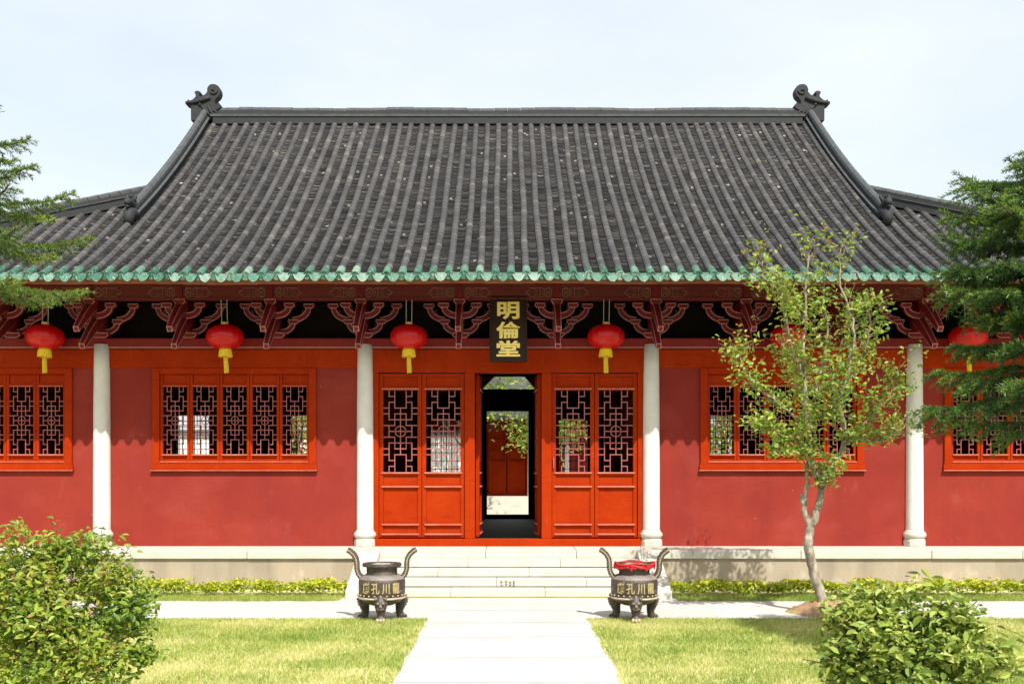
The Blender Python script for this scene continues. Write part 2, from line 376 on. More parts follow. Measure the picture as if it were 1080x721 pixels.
# walls with openings
def wall_holes(b, x0, x1, z0, z1, holes, y0, y1):
    xs = sorted(set([x0, x1] + [h[0] for h in holes] + [h[1] for h in holes]))
    for i in range(len(xs) - 1):
        a, c = xs[i], xs[i + 1]; mid = (a + c) / 2
        hs = sorted([(h[2], h[3]) for h in holes if h[0] < mid < h[1]]); z = z0
        for (p, q) in hs:
            if p > z + 1e-4: b.box(a, c, y0, y1, z, p)
            z = q
        if z1 > z + 1e-4: b.box(a, c, y0, y1, z, z1)
WIN = [5.09, 9.62]; WH = 1.52; WZ0, WZ1 = 2.08, 3.98
for sx in (-1, 1):
    for (a, c, wc) in ((2.62, 7.549, WIN[0]), (7.551, 11.45, WIN[1])):
        hole = [(wc - WH + .06, wc + WH - .06, WZ0 + .06, WZ1 - .02)]
        b2 = MB(); wall_holes(b2, a, c, PL, 4.0, hole, YW, YW + .3); b = MB()
        b.add([(sx * v[0], v[1], v[2]) for v in b2.v], b2.f if sx > 0 else [f[::-1] for f in b2.f])
        part(b, 'plaster_wall', M['plaster'])
    b = MB(); b.box(sx * 11.15, sx * 11.45, YW + .3, 29.4, PL, 5.4); part(b, 'end_wall', M['plaster'])

# tie beam and wall plate
b = MB()
for sx in (-1, 1): b.box(sx * 2.66, sx * 11.5, YW - .03, YW + .25, 3.98, 4.325)
b.box(-2.66, 2.66, YW - .035, YW + .25, 3.90, 4.325)
part(b, 'tie_beam', M['wood'], bevel=.012)
b = MB(); b.box(-11.6, 11.6, YW - .065, YW + .3, 4.375, 4.53); b.box(-11.6, 11.6, YW - .05, YW + .25, 4.327, 4.350)
part(b, 'wall_plate', M['platewood'], bevel=.01)
b = MB(); b.tube([(-11.6, YW - .062, 4.362), (11.6, YW - .062, 4.362)], .011, 6); b.box(-11.6, 11.6, YW - .058, YW + .1, 4.352, 4.373); part(b, 'plate_bead', M['edge'])
b = MB(); b.box(-11.5, 11.5, YW + .32, YW + .36, 4.3, 6.6); part(b, 'dark_gap_panel', M['board'])  # near-black panel standing in for the unlit gap behind the brackets

# white columns
def column(X):
    b = MB()
    b.lathe([(.150, .27), (.158, .33), (.158, .6), (.155, 1.5), (.150, 2.6), (.143, 3.3), (.138, 3.74)], (X, YW - .02, PL), 32)
    c = part(b, 'column', M['column'], smooth=True)
    b = MB(); b.lathe([(.165, .145), (.18, .155), (.205, .19), (.208, .225), (.19, .26), (.168, .275), (.162, .31)], (X, YW - .02, PL), 32)
    part(b, 'column_base_ring', M['stone'], c, smooth=True)
    b = MB(); b.lathe([(.205, 0), (.205, .10), (.185, .145), (.15, .15)], (X, YW - .02, PL), 8)
    part(b, 'column_base_block', M['stone'], c, bevel=.01)
for X in (-11.4, -7.55, -2.66, 2.66, 7.55, 11.4): column(X)

# lattice
def lattice(b, cx, cz, W, H, y, t=.0135, d=.028):
    ux, uz = W / 6, H / 14
    segs = set()
    def S_(x0, y0, x1, y1):
        for sx in (1, -1):
            for sy in (1, -1):
                p, q = (x0 * sx, y0 * sy), (x1 * sx, y1 * sy)
                segs.add((min(p, q), max(p, q)))
    S_(1, 7, 1, 4); S_(-1, 4, 1, 4); S_(1, 6, 2, 6); S_(2, 7, 2, 6); S_(1, 5, 2, 5); S_(2, 5, 2, 2)
    S_(2, 4, 3, 4); S_(2, 3, 3, 3); S_(-1, 3, 1, 3); S_(1, 3, 1, 1); S_(-2, 2, 2, 2); S_(1, 1, 3, 1)
    S_(0, 4, 0, .9); S_(-2, 0, -.9, 0); S_(2, 1, 2, -1); S_(-.9, 0, .9, 0); S_(0, .9, 0, -.9)
    for (p, q) in segs:
        hor = abs(p[1] - q[1]) < 1e-6
        x0, z0, x1, z1 = cx + p[0] * ux, cz + p[1] * uz, cx + q[0] * ux, cz + q[1] * uz
        if hor: b.box(x0 - t / 2, x1 + t / 2, y, y + d, z0 - t / 2, z0 + t / 2)
        else: b.box(x0 - t / 2 + .001, x1 + t / 2 - .001, y + .002, y + d - .002, min(z0, z1), max(z0, z1))
    b.tube([(cx + .92 * ux * math.cos(q), y + d / 2 - .004, cz + .92 * uz * math.sin(q)) for q in np.linspace(0, 2 * math.pi, 20, endpoint=False)], t * .62, 5, closed=True)

# windows
def window(wc):
    b = MB(); y0 = YW - .05
    x0, x1 = wc - WH, wc + WH
    b.box(x0, x0 + .13, y0, YW + .10, WZ0 + .12, WZ1); b.box(x1 - .13, x1, y0, YW + .10, WZ0 + .12, WZ1)
    b.box(x0 + .13, x1 - .13, y0 + .005, YW + .10, WZ1 - .11, WZ1)
    b.box(x0 + .13, x1 - .13, y0 + .003, YW + .10, WZ0 + .12, WZ0 + .17)
    b.box(x0 - .015, x1 + .015, y0 + .002, YW + .10, WZ0 + .012, WZ0 + .12)
    b.box(x0 - .03, x1 + .03, y0 - .018, YW + .10, WZ0 - .012, WZ0 + .012)
    bm_ = MB(); bm_.box(x0 + .14, x1 - .14, y0 - .010, y0 + .002, WZ0 + .150, WZ0 + .168); bm_.box(x0 - .028, x1 + .028, y0 - .030, y0 - .019, WZ0 - .010, WZ0 + .006)
    b.join(bm_); win = part(b, 'window', [M['wood'], M['moulding']], bevel=.006)
    n = 5; W = (x1 - x0 - .26) / n; za, zb = 2.385, 3.635
    for i in range(n):
        c = x0 + .13 + W * (i + .5); b = MB(); bm_ = MB(); y = YW + .0; L, Rr = c - W / 2 + .004, c + W / 2 - .004
        aw = .225
        b.box(L, c - aw, y, y + .06, WZ0 + .166, WZ1 - .115); b.box(c + aw, Rr, y, y + .06, WZ0 + .166, WZ1 - .115)
        b.box(c - aw, c + aw, y + .002, y + .058, za - .06, za); b.box(c - aw, c + aw, y + .002, y + .058, zb, zb + .055)
        b.box(c - aw, c + aw, y + .002, y + .058, WZ0 + .166, WZ0 + .20)
        bm_.box(c - aw - .02, c + aw + .02, y - .02, y - .001, za - .028, za - .004); bm_.box(c - aw, c + aw, y - .012, y - .001, zb + .005, zb + .022)
        b.box(c - aw, c + aw, y + .028, y + .05, WZ0 + .20, za - .06); b.box(c - aw, c + aw, y + .028, y + .05, zb + .055, WZ1 - .115)
        b.join(bm_); part(b, 'sash', [M['wood'], M['moulding']], win, bevel=.004)
        b = MB(); lattice(b, c, (za + zb) / 2, 2 * aw, zb - za, y + .012)
        part(b, 'lattice', M['lattice'], win)
for wc in (-WIN[1], -WIN[0], WIN[0], WIN[1]): window(wc)

# doors
def leaf(c, hw, ang=0.0, hinge=None, back=0.0):
    b = MB(); y = YW + .03 + back; st = .075
    zb, zt = .835, 3.885; az0, az1 = 2.05, 3.57; aw = hw - st
    b.box(c - hw, c - aw, y, y + .07, zb, zt); b.box(c + aw, c + hw, y, y + .07, zb, zt)
    for (p, q) in ((zb, .90), (1.035, 1.11), (1.74, 1.815), (1.985, az0), (az1, 3.64), (3.82, zt)):
        b.box(c - aw, c + aw, y + .002, y + .068, p, q)
    for (p, q) in ((.90, 1.035), (1.11, 1.74), (1.815, 1.985), (3.64, 3.82)):
        b.box(c - aw, c + aw, y + .03, y + .05, p, q)
    bm_ = MB()
    for z in (.895, 1.075, 1.78, 2.035, 3.60):
        bm_.box(c - aw - .03, c + aw + .03, y - .028, y - .001, z - .016, z + .012)      # half-round mouldings
    bl = MB(); lattice(bl, c, (az0 + az1) / 2, 2 * aw, az1 - az0, y + .02, .018)
    for q in (b, bl, bm_):
        if ang:
            hx, hy = hinge, y + .035; ca, sa = math.cos(ang), math.sin(ang)
            q.v = [((v[0] - hx) * ca - (v[1] - hy) * sa + hx, (v[0] - hx) * sa + (v[1] - hy) * ca + hy, v[2]) for v in q.v]
    b.join(bm_); d = part(b, 'door_leaf', [M['wood'], M['moulding']], bevel=.005)
    part(bl, 'lattice', M['lattice'], d)
    return d
for c in (-2.01, -1.21, 1.21, 2.01): leaf(c, .395)
leaf(-.31, .30, R(87), -.575, .19); leaf(.31, .30, R(-87), .585, .19)
b = MB()
for sx in (-1, 1):
    b.box(sx * .62, sx * .81, YW - .02, YW + .16, .81, 3.90); b.box(sx * 2.41, sx * 2.53, YW - .015, YW + .16, .81, 3.90)
b.box(-2.53, 2.53, YW - .06, YW + .18, PL, .81)
part(b, 'door_frame', M['wood'], bevel=.01)
b = MB(); b.box(.835, .855, YW - .015, YW + .03, 2.12, 2.32); part(b, 'door_pull', M['fascia'])

# back wall with its openings on to the courtyard
YB = 29.4
holes = [(-.6, .62, .8, 3.83), (-9.7, -8.5, 1.9, 3.7), (-6.35, -5.7, 1.9, 3.7), (-2.25, -1.32, .95, 3.56), (1.5, 2.36, .95, 3.56), (5.95, 6.62, 1.9, 3.7), (-.74, .82, 4.47, 4.85)]
b = MB(); wall_holes(b, -11.14, 11.14, PL, 6.2, holes, YB, YB + .25)
part(b, 'back_wall', M['board'])
b = MB(); b.prism([(-.74, 4.47), (-.37, 4.85), (-.74, 4.85)], YB + .05, YB + .2); part(b, 'transom_bracket', M['darkwood']); b = MB(); b.prism([(.82, 4.47), (.82, 4.85), (.5, 4.85)], YB + .05, YB + .2)
part(b, 'transom_bracket', M['darkwood'])
for (x0, x1, z0, z1) in holes[1:6]:
    b = MB(); n = max(3, round((x1 - x0) / .16))
    for i in range(n + 1): x = x0 + (x1 - x0) * i / n; b.box(x - .012, x + .012, YB + .08, YB + .11, z0, z1)
    for i in range(1, 11): z = z0 + (z1 - z0) * i / 11; b.box(x0, x1, YB + .085, YB + .105, z - .01, z + .01)
    part(b, 'back_lattice', M['darkwood'])
for X in (-2.66, 2.66, -7.55, 7.55):
    for Y in (22.2, 26.0): b = MB(); b.lathe([(.17, 0), (.17, 5.6)], (X, Y, PL), 16); part(b, 'interior_post', M['darkwood'], smooth=True)

# ------------------------------------------------------------------ roof
UM = YR - YE; XE = 12.9; XG = 7.2; UH = 3.5
def hipx(u): return XE - (XE - XG) * u / UH
def zr(X, u):
    z = 5.33 + .55 * u + .0205 * u * u
    X = np.abs(X); l = np.clip((X - 9.6) / 3.3, 0, 1); k = np.clip(1 - u / UH, 0, 1)
    sag = .018 * np.sin(X * .83 + .6) * np.sin(u * .62 + .3) + .008 * np.sin(X * 2.3 + u * 1.1)
    return z + .55 * l * l * k + sag
PITCHX = .26; PH = .04
# pan tiles and cover tiles of the front slope
slope_len = 8.95
us_row = np.linspace(0.0, UM, 108)
pv = []; pr = []; tv = []; tr = []; gv = []; gr = []
def umax_at(X):
    X = abs(X); return UM if X <= XG else max(0.0, UH * (XE - X) / (XE - XG))
nT = int(12.7 / PITCHX)
for i in range(-nT, nT + 1):
    X = i * PITCHX + PH
    # cover tile tube
    um = umax_at(X)
    if um > .25:
        r0 = .064; n = max(1, int(um / .165)); ue = np.linspace(0.22, um, n + 1)
        wob = rng.normal(0, .0028, n + 1) + .011 * np.sin(ue * rng.uniform(.7, 1.5) + rng.uniform(0, 6))
        q = np.linspace(R(-8), R(188), 7)
        for k in range(n):
            u0, u1 = ue[k], ue[k + 1] + .012
            ra_, rb_ = r0 * 1.03, r0 * .96
            A = np.stack([X + wob[k] + ra_ * np.cos(q), np.full(7, YE + u0), zr(X, u0) + .005 + ra_ * np.sin(q) * 1.02], 1)
            B = np.stack([X + wob[k + 1] + rb_ * np.cos(q), np.full(7, YE + u1), zr(X, u1) + .003 + rb_ * np.sin(q) * 1.02], 1)
            f = np.stack([A[:-1], A[1:], B[1:], B[:-1]], 1); tv.append(f.reshape(-1, 3)); tr += [float(np.clip(rng.normal(.45, .25), 0, 1))] * 6
        # glazed end tile
        q = np.linspace(R(-15), R(195), 9); rg = .072; cval = float(np.clip(rng.normal(.5, .25), 0, 1))
        A = np.stack([X + rg * np.cos(q), np.full(9, YE - .03), zr(X, 0) - .01 + rg * np.sin(q)], 1)
        B = np.stack([X + rg * .97 * np.cos(q), np.full(9, YE + .235), zr(X, .235) + .006 + rg * .97 * np.sin(q)], 1)
        gv.append(np.stack([A[:-1], A[1:], B[1:], B[:-1]], 1).reshape(-1, 3)); gr += [cval] * 8
    # pan trough to the right of the tube
    Xc = X + PITCHX / 2; um = umax_at(Xc)
    rows = us_row[us_row <= um]
    xs = np.array([-.10, -.05, 0, .05, .10]); sag = np.array([.0, -.026, -.034, -.026, .0])
    for k in range(len(rows) - 1):
        u0, u1 = rows[k], rows[k + 1]
        j = rng.normal(0, .004)
        z0 = zr(Xc, u0) + .022 + sag + j; z1 = zr(Xc, u1) + .0 + sag
        A = np.stack([Xc + xs, np.full(5, YE + u0), z0], 1); B = np.stack([Xc + xs, np.full(5, YE + u1), z1], 1)
        C = A.copy(); C[:, 2] -= .03; C[:, 1] += .012
        f = np.concatenate([np.stack([A[:-1], A[1:], B[1:], B[:-1]], 1), np.stack([C[:-1], C[1:], A[1:], A[:-1]], 1)])
        pv.append(f.reshape(-1, 3)); v = rng.random()
        sp = rng.random(4) < (.010 if math.sin(X * 1.7) + math.sin(u0 * 1.9 + X) > .5 else .003)
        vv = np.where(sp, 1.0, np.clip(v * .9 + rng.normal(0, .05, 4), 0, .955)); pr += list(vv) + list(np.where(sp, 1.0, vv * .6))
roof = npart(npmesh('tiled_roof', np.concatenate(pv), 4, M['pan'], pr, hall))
npart(npmesh('cover_tile_rows', np.concatenate(tv), 4, M['tile'], tr, roof, smooth=False))
# round tile ends and drip tiles
gb = MB(); ga = npart(npmesh('eave_tile', np.concatenate(gv), 4, M['glaze'], gr, roof))
for i in range(-nT, nT + 1):
    X = i * PITCHX + PH; z = float(zr(X, 0)) - .01; v = float(np.clip(rng.normal(.6, .22), 0, 1))
    y = YE - .032 + rng.normal(0, .004); n = 14
    ring = [(X + .078 * math.cos(2 * math.pi * j / n), y, z + .078 * math.sin(2 * math.pi * j / n)) for j in range(n)]
    ring2 = [(X + .056 * math.cos(2 * math.pi * j / n), y - .001, z + .056 * math.sin(2 * math.pi * j / n)) for j in range(n)]
    ring3 = [(X + .05 * math.cos(2 * math.pi * j / n), y + .012, z + .05 * math.sin(2 * math.pi * j / n)) for j in range(n)]
    rb = [(p[0], y + .03, p[2]) for p in ring]
    fs = [(j, (j + 1) % n, n + (j + 1) % n, n + j) for j in range(n)] + [(n + j, n + (j + 1) % n, 2 * n + (j + 1) % n, 2 * n + j) for j in range(n)]
    fs += [tuple(range(2 * n, 3 * n))] + [(3 * n + j, 3 * n + (j + 1) % n, (j + 1) % n, j) for j in range(n)]
    gb.add(ring + ring2 + ring3 + rb, fs, v)
    Xc = X + PITCHX / 2; zc = float(zr(Xc, 0)); m = 11; top = []; bot = []
    tilt = rng.normal(0, .006); v = float(np.clip(rng.normal(.75, .2), 0, 1))
    for j in range(m):
        s = -1 + 2 * j / (m - 1); xx = Xc + .112 * s
        sg = -.034 * (1 - s * s)
        top.append((xx, YE - .012 - .03 * (1 - s * s), zc + .018 + sg)); bot.append((xx + tilt, YE - .04 - .045 * (1 - s * s), zc + .008 + sg - .095 * (1 - abs(s) ** 2.4)))
    back = [(p[0], p[1] + .16, p[2] + .075) for p in top]
    gb.add(top + bot + back, [(j, j + 1, m + j + 1, m + j) for j in range(m - 1)] + [(2 * m + j, 2 * m + j + 1, j + 1, j) for j in range(m - 1)], v)
part(gb, 'drip_tile', M['glaze'], roof)

# under-roof boarding, back and side slopes
def slope_grid(fn, nu, nx, name, m):
    V = []; 
    for a in range(nu + 1):
        for c in range(nx + 1): V.append(fn(a / nu, c / nx))
    b = MB(); b.add(V, [(a * (nx + 1) + c, a * (nx + 1) + c + 1, (a + 1) * (nx + 1) + c + 1, (a + 1) * (nx + 1) + c) for a in range(nu) for c in range(nx)])
    return part(b, name, m, roof)
def f_under(a, c):
    u = a * UM; hx = hipx(u) if u < UH else XG; X = -hx + 2 * hx * c
    return (X, YE + u + .06, float(zr(X, u)) - .07)
slope_grid(f_under, 26, 40, 'roof_boarding', M['darkwood'])
def f_back(a, c):
    u = a * UM; hx = hipx(u) if u < UH else XG; X = -hx + 2 * hx * c
    return (X, 2 * YR - YE - u, float(zr(X, u)) + .03)
slope_grid(f_back, 26, 40, 'back_slope', M['pan'])
for sx in (-1, 1):
    def f_side(a, c):
        u = a * (UH - .02); hx = hipx(u); y0 = YE + min(u, UH); y1 = 2 * YR - y0; t = c
        cor = 1 - min(1, min(t, 1 - t) * 4)
        return (sx * hx, y0 + (y1 - y0) * t, 5.33 + .55 * u + .0205 * u * u + .55 * cor * cor * max(0, 1 - u / UH) * .9)
    slope_grid(f_side, 14, 30, 'side_slope', M['pan'])
    b = MB()
    for i in range(1, 56):
        y = YE + i * .26; m_ = min(y - YE, 2 * YR - YE - y); 
        ut = min(m_, UH)
        if ut < .3: continue
        b.tube([(sx * hipx(u), y, 5.33 + .55 * u + .0205 * u * u + .02) for u in np.linspace(0, ut, 5)], .064, 5)
    part(b, 'side_cover_tiles', M['tile'], roof)
    # gable triangle
    pts = []
    for u in np.linspace(UH - .2, UM, 10): pts.append((YE + u, float(zr(0, u)) - .1))
    pts2 = [(2 * YR - y, z) for (y, z) in pts[::-1][1:]]
    b = MB(); b.prism(pts + pts2, sx * (XG - .05), sx * (XG + .05), 'x'); part(b, 'gable_wall', M['plaster'])

# eave boards
b = MB()
for i in range(60):
    x0 = -12.6 + i * .42; z = float(zr(x0 + .21, 0))
    b.box(x0, x0 + .42, YE + .06, YE + .12, z - .125, z - .045)
part(b, 'eave_board', M['fascia'], roof)
b = MB()
for i in range(-60, 61):
    X = i * .2; b.beam((X, YE + .16, float(zr(X, .1)) - .115), (X, YW + .3, float(zr(X, 2.2)) - .12), .07, .07)
part(b, 'rafters', M['darkwood'], roof)

# eave beam with faded scroll carving
b = MB(); b.box(-11.6, 11.6, 18.12, 18.36, 5.165, 5.60); b.box(-11.6, 11.6, 18.095, 18.119, 5.165, 5.188)
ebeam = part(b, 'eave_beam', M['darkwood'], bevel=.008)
BX = [.88, 2.66, 4.29, 5.92, 7.55, 9.18, 10.8]; BX = [-x for x in BX[::-1]] + BX
for X in BX:
    b = MB(); b.box(X - .045, X + .045, 18.09, 18.119, 5.192, 5.58); part(b, 'beam_stud', M['bracket'], ebeam)
for X in BX:
    for s in (-1, 1):
        b = MB(); ys_ = 18.115
        def line(pts, r, closed=False): b.tube([(p[0], ys_, p[1]) for p in pts], r, 4, closed)
        f = lambda a, z: (X + s * a, 5.285 + z)
        line([f(.10, .06), f(.13, .085), f(.19, .08), f(.22, .05), f(.27, .08), f(.50, .08), f(.50, .045), f(.54, .02), f(.575, 0), f(.54, -.02), f(.50, -.045), f(.50, -.08), f(.27, -.08), f(.22, -.05), f(.19, -.08), f(.13, -.085), f(.10, -.06)], .006, True)
        for cz in (.04, -.04): line([f(.16 + .035 * math.cos(q), cz + .032 * math.sin(q)) for q in np.linspace(0, 2 * math.pi, 10, endpoint=False)], .005, True)
        line([f(.24 + .028 * math.cos(q), .03 * math.sin(q)) for q in np.linspace(0, 2 * math.pi, 9, endpoint=False)], .005, True)
        line([f(.31, .07), f(.31, -.07)], .005); line([f(.42, .06), f(.35, .03), f(.42, 0), f(.35, -.03), f(.42, -.06)], .005)
        part(b, 'carved_scroll', M['scroll'], ebeam)

# bracket sets
def arm_poly(xa, za, xc, zc, wd):
    """curved bracket arm: a quarter-curve band from (xa,za) out to the cap at (xc,zc)"""
    out = []; inn = []
    for t in np.linspace(0, 1, 9):
        q = t * math.pi / 2
        out.append((xa + (xc - xa) * math.sin(q), za + (zc - za) * (1 - math.cos(q))))
    s = 1 if xc > xa else -1
    for t in np.linspace(0, 1, 9):
        q = t * math.pi / 2
        inn.append((xa + (xc - s * wd - xa) * math.sin(q), za + wd * 1.05 + (zc - za - wd * 1.05) * (1 - math.cos(q))))
    return out, inn
def bracket(X):
    b = MB(); e = MB(); tr_ = .0085
    def cap(x, y, z, hw=.095, h=.075, dp=.12):
        p = [(X + x - hw, z + h), (X + x - hw, z + h * .55), (X + x - hw * .62, z), (X + x + hw * .62, z), (X + x + hw, z + h * .55), (X + x + hw, z + h)]
        b.prism(p, y - dp / 2, y + dp / 2); e.tube([(q[0], y - dp / 2, q[1]) for q in p], tr_, 4, closed=True)
    def arm(xa, za, xc, zc, wd, y, th=.09):
        o, i_ = arm_poly(X + xa, za, X + xc, zc, wd); p = o + i_[::-1]
        # split into quads along the band so the concave outline fills cleanly
        vs = [(q[0], y - th / 2, q[1]) for q in o] + [(q[0], y - th / 2, q[1]) for q in i_] + [(q[0], y + th / 2, q[1]) for q in o] + [(q[0], y + th / 2, q[1]) for q in i_]
        n = len(o); fs = []
        for k in range(n - 1):
            fs += [(k, k + 1, n + k + 1, n + k), (2 * n + k, 3 * n + k, 3 * n + k + 1, 2 * n + k + 1), (k, 2 * n + k, 2 * n + k + 1, k + 1), (n + k, n + k + 1, 3 * n + k + 1, 3 * n + k)]
        b.add(vs, fs)
        e.tube([(q[0], y - th / 2, q[1]) for q in o], tr_, 4); e.tube([(q[0], y - th / 2, q[1]) for q in i_], tr_, 4)
    yA, yB = 18.70, 18.36
    # base block
    p = [(X - .155, 4.62), (X - .155, 4.585), (X - .105, 4.535), (X + .105, 4.535), (X + .155, 4.585), (X + .155, 4.62)]
    b.prism(p, yA - .13, yA + .12); e.tube([(q[0], yA - .13, q[1]) for q in p], tr_, 4, closed=True)
    b.box(X - .06, X + .06, yB, yA + .1, 4.62, 5.16); b.box(X - .05, X + .05, 18.12, yB - .002, 4.97, 5.074)
    for s in (-1, 1):
        arm(s * .05, 4.60, s * .33, 4.80, .085, yA); cap(s * .30, yA, 4.80)
        arm(s * .05, 4.85, s * .33, 5.05, .095, yB); cap(s * .30, yB, 5.05)
        arm(s * .28, 4.83, s * .62, 5.09, .085, yA); cap(s * .59, yA, 5.09)
        # small scroll in the crook
        for (cx, cz, y) in ((.20, 4.745, yA), (.20, 5.02, yB), (.47, 5.0, yA)):
            b.add([], []); e.tube([(X + s * (cx + .05 * t * math.cos(2.6 * math.pi * t)), y, cz + .05 * t * math.sin(2.6 * math.pi * t)) for t in np.linspace(.1, 1, 10)], .006, 4)
    cap(0, 18.16, 5.076, .10, .085, .14)
    cap(0, 18.50, 4.86, .085, .07, .12)
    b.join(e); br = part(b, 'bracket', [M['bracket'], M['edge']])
    for (a, c) in (((18.24, 5.07), (17.56, 4.55)), ((18.54, 4.87), (17.80, 4.28))):
        t = MB(); A = Vector((X, a[0], a[1])); C = Vector((X, c[0], c[1])); dr = (C - A).normalized(); nn = Vector((0, -dr.z, dr.y))
        if nn.z < 0: nn = -nn
        n = 7; vs = []
        for k in range(n):
            f = k / (n - 1); P = A.lerp(C, f) + nn * (.02 * math.sin(f * math.pi)); hw = .058 - .016 * f; hh = .095 - .05 * f ** 1.6
            for sx, su in ((-1, -1), (1, -1), (1, 1), (-1, 1)): vs.append(tuple(P + Vector((sx * hw, 0, 0)) + nn * su * hh))
        fs = [(3, 2, 1, 0), tuple(range(4 * n - 4, 4 * n))]
        for k in range(n - 1):
            for j in range(4): fs.append((k * 4 + j, k * 4 + (j + 1) % 4, k * 4 + 4 + (j + 1) % 4, k * 4 + 4 + j))
        t.add(vs, fs)
        ee = MB()
        for j in (0, 1, 2, 3): ee.tube([vs[k * 4 + j] for k in range(n)], .007, 4)
        ee.tube([vs[4 * n - 4 + j] for j in range(4)], .012, 4, closed=True)
        t.join(ee); part(t, 'bracket_tongue', [M['bracket'], M['edge']], br)
for X in BX: bracket(X)

# ridges
b = MB()
def ridge_prof(w0, h): return
b.box(-7.0, 7.0, YR - .20, YR + .20, 10.30, 10.47)
part(b, 'ridge', M['ridge'], bevel=.01); rdg = hall.children[-1]
b = MB(); b.box(-7.05, 7.05, YR - .13, YR + .13, 10.53, 10.63); part(b, 'ridge_web', M['ridge'], rdg)
b = MB(); b.box(-7.05, 7.05, YR - .22, YR + .22, 10.472, 10.528)
n = 44
for i in range(n):
    x0 = -7.05 + 14.1 * i / n; x1 = x0 + 14.1 / n
    dz = .012 * math.sin(i * .55) + random.uniform(-.006, .006)
    b.tube([(x0, YR, 10.665 + dz), (x1 - .006, YR, 10.665 + dz)], .085, 10)
part(b, 'ridge_cap_tiles', M['ridgetop'], rdg)

# ridge-end ornaments: curling dragon-fish silhouettes, given real thickness
sil = [(230, 500), (228, 335), (185, 332), (165, 312), (170, 288), (190, 285), (198, 262), (212, 282), (245, 270), (278, 240), (282, 212), (270, 205), (270, 182), (300, 172), (330, 182), (330, 205), (318, 215), (325, 238), (380, 215), (405, 185), (405, 150), (418, 122), (440, 105), (465, 100), (500, 106), (528, 125), (545, 160), (548, 195), (535, 232), (508, 258), (488, 285), (484, 318), (505, 318), (530, 302), (555, 330), (552, 358), (520, 380), (500, 388), (530, 402), (535, 450), (500, 480), (420, 500)]
def orn(sx):
    pts = []
    for (cx, cy) in sil:
        px = 180 + cx / 10.3; py = 80 + cy / 10.3
        X = (px - 533.5) * 24.0 / 1060 - .044; z = EYE + (497 - py) * 24.0 / 1060; pts.append((X * -sx, z))
    b = MB(); b.prism(pts if sx < 0 else pts[::-1], YR - .12, YR + .12)
    o = part(b, 'ridge_ornament', M['ridge'], rdg, bevel=.025)
    b = MB()
    def P(cx, cy, y): return ((180 + cx / 10.3 - 533.5) * 24 / 1060 - .044) * -sx, y, EYE + (497 - 80 - cy / 10.3) * 24 / 1060
    for yy in (YR - .13,):
        b.tube([P(470 + 45 * (1 - t) * math.cos(7 * t), 175 + 45 * (1 - t) * math.sin(7 * t), yy) for t in np.linspace(0, .85, 16)], .022, 6)
        b.tube([P(440, 250, yy), P(380, 270, yy), P(320, 290, yy), P(250, 305, yy), P(190, 308, yy)], [.05, .06, .055, .04, .03], 7)
        b.tube([P(420, 340, yy), P(440, 400, yy), P(480, 440, yy), P(510, 430, yy), P(500, 400, yy), P(470, 400, yy)], .025, 6)
        b.tube([P(345, 340, yy), P(380, 380, yy), P(420, 420, yy), P(450, 470, yy)], .025, 6)
        b.lathe([(.0, -.03), (.04, -.01), (.03, .03)], P(330, 330, yy), 8)
    part(b, 'ornament_relief', M['ridge'], rdg, smooth=True)
orn(-1); orn(1)

# descending gable ridges and hip ridges
def ridge_run(pts, name, w=.22, h=.30):
    """layered tile ridge along a polyline of points lying on the roof"""
    b = MB(); n = len(pts)
    P = [Vector(p) for p in pts]
    for (ww, z0, z1) in ((w, -.05, h * .36), (w * .70, h * .44, h * .66)):
        for i in range(n - 1):
            a, c = P[i], P[i + 1]; dr = (c - a).normalized(); x = dr.cross(Vector((0, 0, 1))).normalized() * ww / 2
            vs = [a + x + Vector((0, 0, z0)), a - x + Vector((0, 0, z0)), a - x + Vector((0, 0, z1)), a + x + Vector((0, 0, z1))]
            vs += [c + x + Vector((0, 0, z0)), c - x + Vector((0, 0, z0)), c - x + Vector((0, 0, z1)), c + x + Vector((0, 0, z1))]
            b.add([tuple(v) for v in vs], [(3, 2, 1, 0), (4, 5, 6, 7), (0, 1, 5, 4), (1, 2, 6, 5), (2, 3, 7, 6), (3, 0, 4, 7)])
    o = part(b, name, M['ridge'])
    b = MB()
    for i in range(n - 1):
        a, c = P[i], P[i + 1]; dr = (c - a).normalized(); x = dr.cross(Vector((0, 0, 1))).normalized() * w * .62
        z0, z1 = h * .36 + .002, h * .44 - .002
        vs = [a + x + Vector((0, 0, z0)), a - x + Vector((0, 0, z0)), a - x + Vector((0, 0, z1)), a + x + Vector((0, 0, z1))]
        vs += [c + x + Vector((0, 0, z0)), c - x + Vector((0, 0, z0)), c - x + Vector((0, 0, z1)), c + x + Vector((0, 0, z1))]
        b.add([tuple(v) for v in vs], [(3, 2, 1, 0), (4, 5, 6, 7), (0, 1, 5, 4), (1, 2, 6, 5), (2, 3, 7, 6), (3, 0, 4, 7)])
        m = max(1, round((c - a).length / .2))
        for k in range(m):
            p0 = a.lerp(c, k / m) + Vector((0, 0, h * .66 + .03)); p1 = a.lerp(c, (k + 1) / m - .02) + Vector((0, 0, h * .66 + .03))
            b.tube([p0, p1], [w * .37, w * .34], 9)
    part(b, 'ridge_cap_tiles', M['ridgetop'], o)
    return o
